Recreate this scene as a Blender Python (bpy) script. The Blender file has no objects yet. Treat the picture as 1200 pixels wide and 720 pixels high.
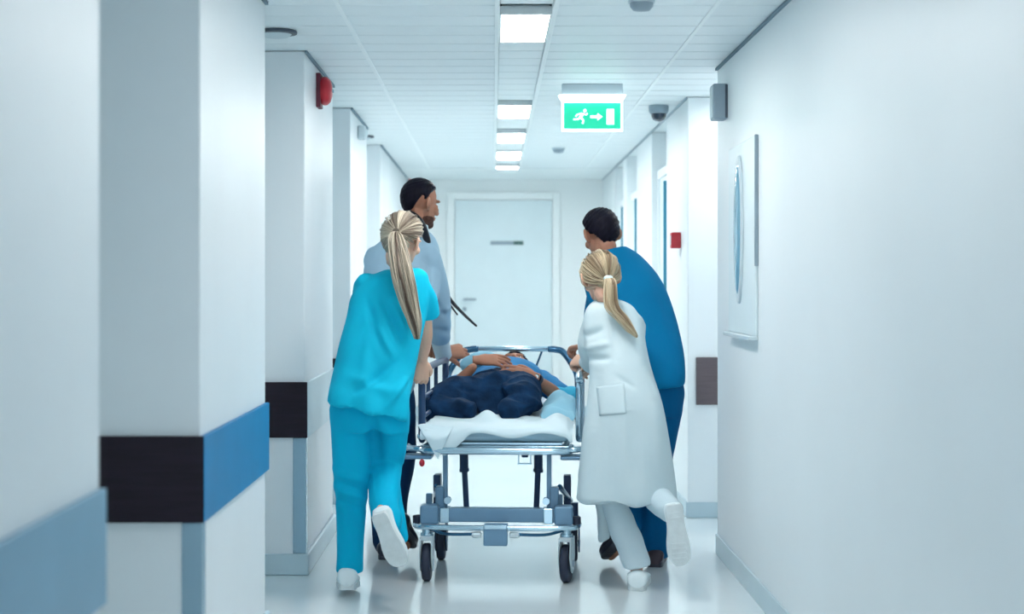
import bpy, bmesh, math, random
import numpy as np
from mathutils import Vector, Matrix, Quaternion

random.seed(7)
RNG = np.random.RandomState(7)
S = bpy.context.scene
COL = S.collection
PI = math.pi
R = math.radians

# ------------------------------------------------------------------ camera, world, exposure
F, VX, VY, H = 1900.0, 578.0, 334.0, 1.35          # focal length in pixels, vanishing point, eye height
cam_d = bpy.data.cameras.new('camera')
cam = bpy.data.objects.new('camera', cam_d); COL.objects.link(cam)
cam.location = (0, 0, H); cam.rotation_euler = (R(90), 0, 0)
cam_d.sensor_width = 36.0; cam_d.lens = F / 1200 * 36
cam_d.shift_x = (600 - VX) / 1200; cam_d.shift_y = -(360 - VY) / 1200
cam_d.dof.use_dof = True; cam_d.dof.focus_distance = 7.5; cam_d.dof.aperture_fstop = 2.2
cam_d.clip_start = 0.05
S.camera = cam
S.view_settings.view_transform = 'Standard'; S.view_settings.look = 'None'
S.view_settings.gamma = 1.0; S.view_settings.use_curve_mapping = False
S.view_settings.exposure = 0.38
w = bpy.data.worlds.new('world'); S.world = w; w.use_nodes = True
w.node_tree.nodes['Background'].inputs[0].default_value = (0.80, 0.89, 0.95, 1)
w.node_tree.nodes['Background'].inputs[1].default_value = 2.0
S.cycles.max_bounces = 14; S.cycles.diffuse_bounces = 9
LAMP = 40.0                                         # strength of the ceiling light diffusers
NEAR_LAMP, FAR_LAMP = 18.0, 42.0
LAMP_COL = (1.0, 0.985, 0.965)

# ------------------------------------------------------------------ materials
MATS = {}
def mat(name, col, rough=0.6, metal=0.0, emit=None, estr=0.0, coat=0.0, sss=0.0, bump=0.0, bscale=60.0, var=0.0, vscale=4.0,
        stretch=(1, 1, 1), spec=0.5, attr=None, coords='Object'):
    if name in MATS: return MATS[name]
    m = bpy.data.materials.new(name); m.use_nodes = True; nt = m.node_tree; N = nt.nodes; L = nt.links
    b = N['Principled BSDF']; I = b.inputs
    I['Base Color'].default_value = (*col, 1); I['Roughness'].default_value = rough; I['Metallic'].default_value = metal
    I['Coat Weight'].default_value = coat; I['Coat Roughness'].default_value = 0.08; I['Specular IOR Level'].default_value = spec
    if sss: I['Subsurface Weight'].default_value = sss; I['Subsurface Radius'].default_value = (0.012, 0.005, 0.003); I['Subsurface Scale'].default_value = 1.0
    if emit: I['Emission Color'].default_value = (*emit, 1); I['Emission Strength'].default_value = estr
    tc = N.new('ShaderNodeTexCoord'); mp = N.new('ShaderNodeMapping'); mp.inputs['Scale'].default_value = stretch
    L.new(tc.outputs[coords], mp.inputs[0])
    if var or attr:
        if attr:
            at = N.new('ShaderNodeAttribute'); at.attribute_name = 'strand'; src = at.outputs['Fac']
        else:
            nz = N.new('ShaderNodeTexNoise'); nz.inputs['Scale'].default_value = vscale; nz.inputs['Detail'].default_value = 3
            L.new(mp.outputs[0], nz.inputs[0]); src = nz.outputs[0]
        rp = N.new('ShaderNodeValToRGB')
        if attr: c0, c1 = attr
        else: c0 = tuple(max(0, c * (1 - var)) for c in col); c1 = tuple(min(1, c * (1 + var)) for c in col)
        rp.color_ramp.elements[0].position = 0.3 if not attr else 0.0; rp.color_ramp.elements[1].position = 0.7 if not attr else 1.0
        rp.color_ramp.elements[0].color = (*c0, 1); rp.color_ramp.elements[1].color = (*c1, 1)
        L.new(src, rp.inputs[0]); L.new(rp.outputs[0], I['Base Color'])
    if bump:
        n2 = N.new('ShaderNodeTexNoise'); n2.inputs['Scale'].default_value = bscale; n2.inputs['Detail'].default_value = 4
        L.new(mp.outputs[0], n2.inputs[0])
        bp = N.new('ShaderNodeBump'); bp.inputs['Strength'].default_value = bump; bp.inputs['Distance'].default_value = 0.01
        L.new(n2.outputs[0], bp.inputs['Height']); L.new(bp.outputs[0], I['Normal'])
    MATS[name] = m
    return m

wall_m   = mat('painted_wall', (0.79, 0.84, 0.86), 0.42, bump=0.03, bscale=3, spec=0.5, var=0.02, vscale=1.2)
pill_m   = mat('painted_pillar', (0.75, 0.795, 0.82), 0.4, bump=0.04, bscale=200, var=0.02, vscale=2)
end_m    = mat('end_wall_paint', (0.86, 0.89, 0.89), 0.5, bump=0.02)
floor_m  = mat('vinyl_floor', (0.75, 0.82, 0.84), 0.14, coat=0.5, bump=0.015, bscale=2.0, var=0.03, vscale=1.3, spec=0.6)
plank_m  = mat('ceiling_metal', (0.78, 0.845, 0.865), 0.42, metal=0.0, bump=0.02, bscale=6, var=0.02, vscale=2)
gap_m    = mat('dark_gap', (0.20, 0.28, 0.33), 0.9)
rail_m   = mat('channel_white', (0.84, 0.90, 0.91), 0.4)
diff_m   = mat('light_diffuser', (1, 1, 1), 0.5, emit=LAMP_COL, estr=LAMP)
off_m    = mat('unlit_diffuser', (0.70, 0.82, 0.86), 0.4)
wood_m   = mat('dark_wood_laminate', (0.014, 0.009, 0.018), 0.6, spec=.25, var=0.25, vscale=5, stretch=(1, 1, 12), bump=0.05, bscale=20)
brown_m  = mat('brown_laminate', (0.10, 0.075, 0.085), 0.5, var=0.15, vscale=8, stretch=(1, 1, 10))
blue_m   = mat('blue_bumper', (0.001, 0.19, 0.42), 0.45, spec=.35, var=0.08, vscale=3)
pale_m   = mat('reflection_blue_bumper', (0.17, 0.34, 0.47), 0.4, var=0.05)  # blue band with reflection and blur painted in as paleness
white_m  = mat('white_bumper', (0.62, 0.74, 0.78), 0.4, var=0.03)
steel_m  = mat('corner_steel', (0.30, 0.45, 0.55), 0.25, metal=0.6)
base_m   = mat('vinyl_baseboard', (0.50, 0.63, 0.69), 0.35, var=0.03)
door_m   = mat('door_white', (0.70, 0.80, 0.83), 0.4, var=0.02)
teal_m   = mat('teal_edge', (0.01, 0.20, 0.30), 0.4)
red_m    = mat('alarm_red', (0.50, 0.015, 0.03), 0.35, var=0.05)
grey_m   = mat('device_grey', (0.28, 0.36, 0.42), 0.45, var=0.04)
lgrey_m  = mat('light_grey_plastic', (0.55, 0.64, 0.68), 0.45, var=0.03)
dgrey_m  = mat('dark_grey_metal', (0.06, 0.08, 0.11), 0.5, var=0.05)
glassd_m = mat('dark_dome_glass', (0.01, 0.03, 0.06), 0.06, coat=1.0, var=0.05)
mirror_m = mat('oval_glass', (0.20, 0.42, 0.55), 0.08, metal=0.3)
greens_m = mat('sign_green', (0.0, 0.42, 0.24), 0.4, emit=(0.02, 0.72, 0.42), estr=0.55)
signw_m  = mat('sign_white', (0.9, 1.0, 0.97), 0.4, emit=(0.8, 1.0, 0.95), estr=1.3)
# gurney
paint_m  = mat('gurney_paint', (0.14, 0.27, 0.40), 0.35, metal=0.1, var=0.06, vscale=8)
tube_m   = mat('gurney_tube', (0.035, 0.13, 0.24), 0.25, metal=0.5, var=0.05)
chrome_m = mat('gurney_chrome', (0.42, 0.58, 0.68), 0.18, metal=0.85, var=0.04)
post_m   = mat('gurney_post', (0.012, 0.045, 0.12), 0.4, var=0.05)
rub_m    = mat('dark_rubber', (0.012, 0.02, 0.045), 0.6, var=0.1)
pad_m    = mat('mattress_vinyl', (0.42, 0.60, 0.70), 0.45, var=0.04, bump=0.05, bscale=20)
sheet_m  = mat('sheet_cloth', (0.58, 0.70, 0.745), 0.75, bump=0.15, bscale=14, var=0.03)
lblue_m  = mat('light_blue_cloth', (0.28, 0.56, 0.70), 0.8, bump=0.2, bscale=18, var=0.05)
# people
skin_m   = mat('skin_light', (0.70, 0.42, 0.31), 0.6, spec=.25, sss=0.12, bump=0.05, bscale=120, var=0.06, vscale=14)
skint_m  = mat('skin_tan', (0.42, 0.195, 0.125), 0.6, spec=.25, sss=0.1, bump=0.05, bscale=120, var=0.08, vscale=14)
scrub_m  = mat('scrub_turquoise', (0.005, 0.46, 0.66), 0.75, bump=0.12, bscale=25, var=0.05, vscale=5, spec=.12)
trous_m  = mat('scrub_trouser_turquoise', (0.0, 0.40, 0.62), 0.75, bump=0.12, bscale=25, var=0.05, vscale=5, spec=.12)
bscrub_m = mat('scrub_blue', (0.0, 0.155, 0.33), 0.8, bump=0.1, bscale=25, var=0.05, vscale=5, spec=.12)
btrous_m = mat('trouser_blue', (0.0, 0.10, 0.25), 0.8, bump=0.1, bscale=25, var=0.06, vscale=5, spec=.12)
navy_m   = mat('trouser_navy', (0.006, 0.035, 0.10), 0.85, bump=0.1, bscale=25, var=0.1, vscale=5, spec=.12)
coat_m   = mat('white_coat', (0.56, 0.665, 0.70), 0.8, bump=0.12, bscale=22, var=0.03, vscale=4, spec=.12)
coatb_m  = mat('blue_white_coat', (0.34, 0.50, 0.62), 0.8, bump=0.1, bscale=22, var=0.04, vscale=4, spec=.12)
wtrous_m = mat('white_trouser', (0.56, 0.67, 0.72), 0.8, bump=0.15, bscale=22, var=0.03, spec=.12)
jean_m   = mat('denim', (0.005, 0.028, 0.075), 0.8, bump=0.5, bscale=30, var=0.35, vscale=16, spec=.12)
shirt_m  = mat('patient_shirt', (0.03, 0.20, 0.42), 0.8, bump=0.2, bscale=20, var=0.15, spec=.12)
cuff_m   = mat('bright_cuff', (0.06, 0.45, 0.66), 0.8, bump=0.2, bscale=20, var=0.05, spec=.12)
shoe_m   = mat('shoe_white', (0.74, 0.82, 0.84), 0.5, var=0.03, bump=0.05)
sole_m   = mat('sole_white', (0.66, 0.71, 0.72), 0.6, var=0.05, vscale=30, bump=0.1, bscale=60)
bshoe_m  = mat('shoe_black', (0.008, 0.012, 0.03), 0.4, var=0.1)
hairk_m  = mat('hair_black', (0.007, 0.006, 0.014), 0.5, bump=0.5, bscale=120, stretch=(1, 1, 0.3), var=0.3, vscale=60, spec=.12)
hairb_m  = mat('hair_blonde_base', (0.13, 0.10, 0.075), 0.5, bump=0.3, bscale=80, var=0.2, vscale=40)
strand_m = mat('hair_blonde_strand', (0.5, 0.4, 0.28), 0.42, attr=((0.10, 0.065, 0.045), (0.62, 0.54, 0.42)))
strand2_m= mat('hair_honey_strand', (0.5, 0.4, 0.28), 0.42, attr=((0.20, 0.13, 0.075), (0.66, 0.54, 0.36)))
beard_m  = mat('beard', (0.09, 0.045, 0.035), 0.8, bump=0.6, bscale=200, var=0.3, vscale=80, spec=.12)
eye_m    = mat('eye_white', (0.8, 0.8, 0.8), 0.2, var=0.01); iris_m = mat('iris', (0.03, 0.02, 0.015), 0.2, var=0.05)
lip_m    = mat('lips', (0.42, 0.16, 0.14), 0.5, var=0.05)
black_m  = mat('black_rubber_tube', (0.004, 0.005, 0.012), 0.35, var=0.1)

# ------------------------------------------------------------------ helpers
def W(px, py, Y):                                   # a point seen at (px, py) in the photograph, Y metres down the corridor
    return Vector(((px - VX) * Y / F, Y, H - (py - VY) * Y / F))

class MB:
    def __init__(s): s.v = []; s.f = []; s.a = []
    def add(s, vs, fs, att=0.0):
        o = len(s.v); s.v += [tuple(v) for v in vs]; s.f += [tuple(i + o for i in f) for f in fs]; s.a += [att] * len(vs); return s
    def box(s, x0, x1, y0, y1, z0, z1, M=None):
        vs = [Vector((x, y, z)) for x in (x0, x1) for y in (y0, y1) for z in (z0, z1)]
        if M: vs = [M @ v for v in vs]
        return s.add(vs, [(0, 1, 3, 2), (4, 6, 7, 5), (0, 4, 5, 1), (2, 3, 7, 6), (0, 2, 6, 4), (1, 5, 7, 3)])
    def loft(s, rings, n=20, e=2.0, att=0.0):       # rings: (centre, u, v) half-axis vectors
        vs = []; fs = []
        for c, u, v in rings:
            for k in range(n):
                t = 2 * PI * k / n; ct, st = math.cos(t), math.sin(t)
                if e != 2.0: ct = math.copysign(abs(ct) ** (2 / e), ct); st = math.copysign(abs(st) ** (2 / e), st)
                vs.append(c + u * ct + v * st)
        m = len(rings)
        for i in range(m - 1):
            for k in range(n):
                a = i * n + k; b = i * n + (k + 1) % n
                fs.append((a, b, b + n, a + n))
        fs.append(tuple(range(n - 1, -1, -1))); fs.append(tuple((m - 1) * n + k for k in range(n)))
        return s.add(vs, fs, att)
    def ell(s, c, r, M=None, nu=20, nv=12):         # ellipsoid; M a 4x4
        vs = []; fs = []
        c = Vector(c)
        for j in range(1, nv):
            p = PI * j / nv
            for k in range(nu):
                t = 2 * PI * k / nu
                vs.append(c + Vector((r[0] * math.sin(p) * math.cos(t), r[1] * math.sin(p) * math.sin(t), r[2] * math.cos(p))))
        top = len(vs); vs.append(c + Vector((0, 0, r[2]))); vs.append(c - Vector((0, 0, r[2])))
        for j in range(nv - 2):
            for k in range(nu):
                a = j * nu + k; b = j * nu + (k + 1) % nu
                fs.append((a, a + nu, b + nu, b))
        for k in range(nu):
            fs.append((top, k, (k + 1) % nu)); a = (nv - 2) * nu
            fs.append((top + 1, a + (k + 1) % nu, a + k))
        if M: vs = [M @ v for v in vs]
        return s.add(vs, fs)
    def limb(s, pts, n=14, sub=4, cap=True, att=0.0, flat=None, M=None):   # pts: (point, radius); rounded tapered tube, smooth path
        P = [Vector(p[0]) for p in pts]; r = [p[1] for p in pts]
        if M: P = [M @ p for p in P]
        Q = []; q = []
        if len(P) > 2 and sub > 1:
            for i in range(len(P) - 1):
                a, b, c, d = P[max(i - 1, 0)], P[i], P[i + 1], P[min(i + 2, len(P) - 1)]
                for k in range(sub):
                    t = k / sub
                    Q.append(0.5 * ((2 * b) + (c - a) * t + (2 * a - 5 * b + 4 * c - d) * t * t + (3 * b - a - 3 * c + d) * t ** 3))
                    tt = t * t * (3 - 2 * t); q.append(r[i] * (1 - tt) + r[i + 1] * tt)
            Q.append(P[-1]); q.append(r[-1])
        else: Q, q = P, r
        if cap:
            d0 = (Q[0] - Q[1]).normalized(); d1 = (Q[-1] - Q[-2]).normalized(); a, b = q[0], q[-1]; q0, q1 = Q[0].copy(), Q[-1].copy()
            Q = [q0 + d0 * a * 0.95, q0 + d0 * a * 0.7] + Q + [q1 + d1 * b * 0.7, q1 + d1 * b * 0.95]
            q = [a * 0.3, a * 0.72] + q + [b * 0.72, b * 0.3]
        d = (Q[1] - Q[0]).normalized()
        up = Vector((0, 0, 1)) if abs(d.z) < 0.9 else Vector((1, 0, 0))
        u = d.cross(up).normalized(); rings = []
        for i in range(len(Q)):
            t = (Q[min(i + 1, len(Q) - 1)] - Q[max(i - 1, 0)]).normalized()
            u = (u - t * u.dot(t)).normalized(); v = t.cross(u)
            rings.append((Q[i], u * q[i], v * q[i] * (flat or 1)))
        return s.loft(rings, n, 2.0, att)
    def cyl(s, a, b, r, n=20, r2=None):
        a, b = Vector(a), Vector(b); d = (b - a).normalized()
        u = d.cross(Vector((0, 0, 1)) if abs(d.z) < 0.9 else Vector((1, 0, 0))).normalized(); v = d.cross(u); r2 = r if r2 is None else r2
        return s.loft([(a, u * r, v * r), (b, u * r2, v * r2)], n)
    def prism(s, pts, vec):                         # flat outline pushed along vec
        n = len(pts); vec = Vector(vec); vs = [Vector(p) for p in pts] + [Vector(p) + vec for p in pts]
        fs = [tuple(range(n - 1, -1, -1)), tuple(range(n, 2 * n))] + [(i, (i + 1) % n, n + (i + 1) % n, n + i) for i in range(n)]
        return s.add(vs, fs)
    def mesh(s, name):
        me = bpy.data.meshes.new(name); me.from_pydata(s.v, [], s.f); me.validate(); me.update()
        bm = bmesh.new(); bm.from_mesh(me); bmesh.ops.recalc_face_normals(bm, faces=bm.faces); bm.to_mesh(me); bm.free()
        return me

def link(name, me, parent=None, m=None, smooth=True):
    o = bpy.data.objects.new(name, me); COL.objects.link(o)
    if parent is not None: o.parent = parent
    if m: me.materials.clear(); me.materials.append(m)
    if smooth: me.polygons.foreach_set('use_smooth', [True] * len(me.polygons))
    return o
def tag(o, label=None, cat=None, group=None, kind=None):
    if label: o['label'] = label
    if cat: o['category'] = cat
    if group: o['group'] = group
    if kind: o['kind'] = kind
    return o
def empty(name, loc=(0, 0, 0), rz=0.0):
    o = bpy.data.objects.new(name, None); COL.objects.link(o); o.location = loc; o.rotation_euler = (0, 0, rz); o.empty_display_size = 0.1; return o
def solid(name, mb, m, parent=None, bevel=0.0, smooth=False, seg=2, auto=False):
    me = mb.mesh(name)
    o = link(name, me, parent, m, smooth or bevel > 0)
    if bevel:
        b = o.modifiers.new('bevel', 'BEVEL'); b.width = bevel; b.segments = seg; b.limit_method = 'ANGLE'; b.angle_limit = R(40); b.harden_normals = True
    elif smooth:
        # crisp rims, round sides
        bm = bmesh.new(); bm.from_mesh(me)
        for e in bm.edges:
            if len(e.link_faces) == 2 and e.calc_face_angle(0) > R(50): e.smooth = False
        bm.to_mesh(me); bm.free()
    return o
def at_parent(child, parent):                       # parent an object built in world space to an Empty elsewhere
    child.parent = parent; child.matrix_parent_inverse = parent_matrix(parent).inverted()
def parent_matrix(p):
    return Matrix.Translation(p.location) @ p.rotation_euler.to_matrix().to_4x4()

DG = None
def vox(name, mb, size, m, parent, smooth=4, disp=None, post=2):   # weld closed shapes into one continuous surface
    me = mb.mesh(name + '_raw'); o = bpy.data.objects.new(name + '_raw', me); COL.objects.link(o)
    md = o.modifiers.new('r', 'REMESH'); md.mode = 'VOXEL'; md.voxel_size = size; md.use_smooth_shade = True
    if smooth:
        sm = o.modifiers.new('s', 'SMOOTH'); sm.factor = 0.5; sm.iterations = smooth
    dg = bpy.context.evaluated_depsgraph_get(); dg.update()
    me2 = bpy.data.meshes.new_from_object(o.evaluated_get(dg), depsgraph=dg)
    bpy.data.objects.remove(o); bpy.data.meshes.remove(me)
    me2.name = name
    n = len(me2.vertices)
    if disp is not None:
        co = np.empty(n * 3); me2.vertices.foreach_get('co', co); co = co.reshape(-1, 3)
        no = np.empty(n * 3); me2.vertices.foreach_get('normal', no); no = no.reshape(-1, 3)
        d = disp(co, no)
        co = co + (no * d[:, None] if d.ndim == 1 else d)
        me2.vertices.foreach_set('co', co.reshape(-1)); me2.update()
    out = link(name, me2, None, m, True)
    if parent is not None: at_parent(out, parent)
    return out

def wob(P, k, seed, n=7):                           # soft noise, k = wave numbers per axis
    r = np.random.RandomState(seed); s = np.zeros(len(P))
    for i in range(n):
        d = r.normal(size=3); d /= np.linalg.norm(d); d = d * np.array(k) * r.uniform(0.6, 1.5)
        s += np.sin(P @ d + r.uniform(0, 6.28) + 1.5 * np.sin(P @ (d[[1, 2, 0]]) * 0.5 + r.uniform(0, 6)))
    return s / n
def ridge(P, k, seed):
    a = np.abs(wob(P, k, seed, 3)) * 1.6; return 1 - np.clip(a, 0, 1)
def crease(P, a, b, wdt, amp):                      # a fold from a to b
    P = P[:, [0, 2]]; a = np.array(a)[[0, 2]]; b = np.array(b)[[0, 2]]; ab = b - a; t = np.clip(((P - a) @ ab) / (ab @ ab), 0, 1)
    d = np.linalg.norm(P - (a + t[:, None] * ab), axis=1)
    return 1.15 * amp * np.exp(-(d / wdt) ** 2) * np.sin(np.clip(t, 0.02, 0.98) * PI) ** 0.5

def ring(xl, yl, xr, yr, Y, b, yaw=0.0, tilt=0.0):  # body ring spanning two silhouette points of the photograph
    A, B = W(xl, yl, Y), W(xr, yr, Y); c = (A + B) / 2; u = (B - A) / 2
    v = Vector((0, b, b * tilt))
    if yaw:
        q = Matrix.Rotation(yaw, 3, 'Z'); u = q @ u; v = q @ v
    return (c, u, v)
def rings_smooth(rs, sub=4):
    out = []
    for i in range(len(rs) - 1):
        for k in range(sub):
            t = k / sub; a, b, c, d = rs[max(i - 1, 0)], rs[i], rs[i + 1], rs[min(i + 2, len(rs) - 1)]
            out.append(tuple(0.5 * ((2 * b[j]) + (c[j] - a[j]) * t + (2 * a[j] - 5 * b[j] + 4 * c[j] - d[j]) * t * t + (3 * b[j] - a[j] - 3 * c[j] + d[j]) * t ** 3) for j in range(3)))
    out.append(rs[-1]); return out

# ------------------------------------------------------------------ the setting
XL, XR, CEIL = -0.876, 1.128, 2.44                  # corridor faces and ceiling height
RL, RR = -1.46, 1.75                                # backs of the recesses
Y0, YE = -3.0, 16.7
o = tag(solid('floor', MB().box(-2.2, 2.4, Y0, YE + .3, -0.12, 0), floor_m), 'pale glossy vinyl corridor floor', kind='structure')
o = tag(solid('wall_end', MB().box(-2.2, 2.4, YE, YE + .15, 0, 2.7), end_m), 'white end wall of the corridor', kind='structure')
bb = solid('baseboard_end', MB().box(XL, -0.50, YE - .015, YE, 0, .1).box(0.72, XR, YE - .015, YE, 0, .1), base_m, bevel=.004); tag(bb, 'baseboard of the end wall', kind='structure')
wl = tag(solid('wall_left', MB().box(RL - .15, RL, Y0, YE, 0, 2.7), wall_m), 'left wall at the back of the recesses', kind='structure')
wr = tag(solid('wall_right', MB().box(XR, XR + .12, Y0, 8.15, 0, 2.7).box(RR, RR + .15, 8.0, YE, 0, 2.7), wall_m), 'long glossy right wall', kind='structure')
tag(solid('baseboard_right', MB().box(XR - .012, XR, Y0, 8.15, 0, .10), base_m, bevel=.005), 'baseboard along the long right wall', kind='structure')

# ceiling: a backing slab with metal planks, each one built
ce = tag(solid('ceiling', MB().box(-2.2, 2.4, Y0, YE, 2.50, 2.62), gap_m), 'corridor ceiling of cross-laid white metal planks', kind='structure')
pitch = 0.252
def plank_mesh(x0, x1, name):
    mb = MB(); y1 = pitch - 0.009
    prof = [(0, .03), (0, .006), (.006, 0), (y1 - .006, 0), (y1, .006), (y1, .03)]
    mb.prism([(x0, p[0], p[1]) for p in prof], (x1 - x0, 0, 0)); return mb.mesh(name)
pl_l = plank_mesh(-1.46, 0.006, 'ceiling_plank'); pl_r = plank_mesh(0.254, 1.75, 'ceiling_plank'); pl_c = plank_mesh(0.028, 0.232, 'channel_plank')
for q in (pl_l, pl_r): q.materials.append(plank_m)
pl_c.materials.append(rail_m)
lights = [(-2.8, 1), (0.0, 1), (3.2, 1), (4.83, 1), (6.45, 1), (9.73, 1), (11.55, 1), (13.2, 1), (14.8, 1)]
nrow = int((15.2 - Y0) / pitch)
for i in range(nrow):
    y = Y0 + i * pitch
    for q in (pl_l, pl_r):
        p = link('ceiling_plank', q, ce, None, False); p.location = (0, y, CEIL)
    if not any(a - pitch < y < a + .78 for a, _ in lights):
        p = link('channel_plank', pl_c, ce, None, False); p.location = (0, y, CEIL + .004)
yb = Y0 + nrow * pitch
solid('soffit', MB().box(-1.46, 1.75, yb, YE, CEIL - .005, CEIL + .06), rail_m, ce)
for x in (.006, .234):
    solid('channel_rail', MB().box(x, x + .02, Y0, yb, CEIL - .012, CEIL + .03), rail_m, ce, bevel=.002)
for x in (-.612, .858):
    solid('cross_rail', MB().box(x, x + .018, Y0, yb, CEIL - .004, CEIL + .02), rail_m, ce, bevel=.001)
lm_f = MB().box(.026, .234, 0, .03, -.012, .02).box(.026, .234, .74, .77, -.012, .02).box(.026, .034, .03, .74, -.012, .02).box(.226, .234, .03, .74, -.012, .02).box(.034, .226, .03, .74, .012, .03).mesh('frame'); lm_f.materials.append(rail_m)
lm_d = MB().box(.034, .226, .03, .74, -.002, .008).mesh('diffuser'); lm_d.materials.append(diff_m)
lm_d2 = lm_d.copy(); lm_d2.materials.clear(); lm_d2.materials.append(mat('dim_diffuser', (1, 1, 1), 0.5, emit=LAMP_COL, estr=NEAR_LAMP))
lm_d4 = lm_d.copy(); lm_d4.materials.clear(); lm_d4.materials.append(mat('added_diffuser', (1, 1, 1), 0.5, emit=LAMP_COL, estr=15))
lm_d5 = lm_d.copy(); lm_d5.materials.clear(); lm_d5.materials.append(mat('low_diffuser', (1, 1, 1), 0.5, emit=LAMP_COL, estr=14))
lm_off = lm_d.copy(); lm_off.materials.clear(); lm_off.materials.append(off_m)
lm_d3 = lm_d.copy(); lm_d3.materials.clear(); lm_d3.materials.append(mat('far_diffuser', (1, 1, 1), 0.5, emit=LAMP_COL, estr=FAR_LAMP))
names = ['behind the camera, switched off and dark', 'straight above the camera, switched off', 'just in front of the camera, dimly lit', 'lit, above the top edge of the picture', 'nearest in view, above the people',
         'second in view, beyond the exit sign', 'third in view', 'fourth in view', 'fifth and last, at the end wall']
for (y, on), nm in zip(lights, names):
    t = empty('ceiling_light', (0, y, CEIL)); tag(t, 'square bright ceiling light panel, ' + nm, 'ceiling light', 'light panels down the middle of the ceiling')
    link('frame', lm_f, t, None, False); link('diffuser', lm_d2 if 4 < y < 5 else lm_d5 if 3 < y < 4 else lm_off if y < 3 else lm_d if y < 8 else lm_d3, t, None, False)

t = empty('ceiling_light', (1.30, 8.42, CEIL - .018)); tag(t, 'unseen ceiling light panel added to brighten the right side recess before the brown band', 'ceiling light')  # added lamp, out of view, to brighten the recess and the pier
link('frame', lm_f, t, None, False); link('diffuser', lm_d4, t, None, False)
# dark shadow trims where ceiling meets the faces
def panel_band(parent, face, x0, x1, y0, y1, m, nm='bumper_panel'):
    solid(nm, MB().box(x0, x1, y0, y1, .640, .898), m, parent, bevel=.004)
def pillar(i, y0, y1, front_m, side_m, desc):
    p = empty('pillar', (0, y0, 0)); tag(p, desc, kind='structure')
    L = y1 - y0
    solid('shaft', MB().box(RL, XL, 0, L, 0, CEIL - .002), pill_m, p, bevel=.008)
    solid('bumper_panel', MB().box(RL + .02, XL + .014, -.022, 0, .640, .898), front_m, p, bevel=.003)
    solid('bumper_panel', MB().box(XL, XL + .016, -.02, L, .640, .898), side_m, p, bevel=.003)
    # steel angle at the near corner, below the band
    solid('corner_guard', MB().box(XL - .055, XL + .006, -.006, 0, .10, .638).box(XL, XL + .006, 0, .055, .10, .638), steel_m, p, bevel=.002)
    solid('baseboard', MB().box(RL + .02, XL + .02, -.02, 0, 0, .10).box(XL, XL + .02, 0, L, 0, .10), base_m, p, bevel=.008)
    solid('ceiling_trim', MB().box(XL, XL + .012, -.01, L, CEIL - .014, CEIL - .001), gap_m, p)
    return p
pillar(0, -1.2, 3.61, wood_m, pale_m, 'blurred near pillar at the left edge with blue bumper strip, paled by painted-in reflection')
pillar(1, 4.85, 6.23, wood_m, blue_m, 'white pillar with dark wood band and saturated blue side band')
pillar(2, 7.54, 8.85, wood_m, white_m, 'white pillar carrying the red alarm bell, dark band in front')
pillar(3, 9.97, 11.24, wood_m, white_m, 'white pillar beside the nurse carrying a small sensor')
pillar(4, 12.6, YE, wood_m, white_m, 'last white pillar on the left by the end wall')
# plain doors in the left recesses
def door(name, x, y0, y1, side, top=2.05, desc='', knob=True):
    d = empty(name, (x, y0, 0)); tag(d, desc, kind='structure'); s = side; L = y1 - y0
    solid('door_leaf', MB().box(0 if s > 0 else -.045, .045 if s > 0 else 0, .06, L - .06, .01, top), door_m, d, bevel=.003)
    solid('door_frame', MB().box(*sorted((0, s * .06)), 0, .06, 0, top + .06).box(*sorted((0, s * .06)), L - .06, L, 0, top + .06).box(*sorted((0, s * .06)), .06, L - .06, top, top + .06), wall_m, d, bevel=.004)
    if knob: solid('handle', MB().cyl((s * .04, .16, 1.02), (s * .10, .16, 1.02), .01).box(*sorted((s * .085, s * .105)), .15, .28, 1.01, 1.03), chrome_m, d, bevel=.002)
    return d
door('door_1', RL, 3.75, 4.72, 1, desc='plain white door in the nearest left recess')
door('door_2', RL, 6.35, 7.40, 1, desc='plain white door in the second left recess')
door('door_3', RL, 8.92, 9.90, 1, desc='plain white door in the third left recess')

# right side beyond the long wall
def rpier(y0, y1, desc, band=None, x=XR):
    p = empty('pillar', (0, y0, 0)); tag(p, desc, kind='structure'); L = y1 - y0
    solid('shaft', MB().box(x, RR, 0, L, 0, CEIL - .002), wall_m, p, bevel=.006)
    solid('baseboard', MB().box(x - .012, x, 0, L, 0, .09).box(x - .012, RR, -.012, 0, 0, .09), base_m, p, bevel=.004)
    if band: solid('bumper_panel', MB().box(x + .048, RR - .02, -.02, 0, .655, .93), band, p, bevel=.003)
    return p
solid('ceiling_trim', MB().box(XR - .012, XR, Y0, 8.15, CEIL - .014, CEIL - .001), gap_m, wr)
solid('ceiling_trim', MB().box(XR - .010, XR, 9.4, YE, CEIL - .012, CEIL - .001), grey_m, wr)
rpier(9.4, 10.55, 'white right pier with square brown panel and red call point', brown_m)
rpier(11.55, 12.75, 'white right pier between the second and third side doors')
rpier(13.75, 14.1, 'narrow white right pier between the far side doors')
rpier(15.0, YE, 'last white pier on the right by the end wall')
k = 4
for y0, y1, t0 in ((10.55, 11.55, 2.10), (12.75, 13.75, 2.06), (14.1, 15.0, 2.06)):
    d = door('door_%d' % k, XR + .10, y0, y1, -1, top=t0, desc='%s white side door with a teal leading edge on the right' % ('nearest', 'middle', 'farthest')[k - 4], knob=(k == 4))
    solid('lintel', MB().box(.0, .30, 0, y1 - y0, t0 + .06, CEIL - .002), wall_m, d)
    solid('teal_edge', MB().box(-.100, -.078, .18, .21, .05, 2.04), teal_m, d, bevel=.003)
    solid('threshold_wall', MB().box(.05, .30, 0, y1 - y0, 0, t0 + .06), wall_m, d)
    k += 1

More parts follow.
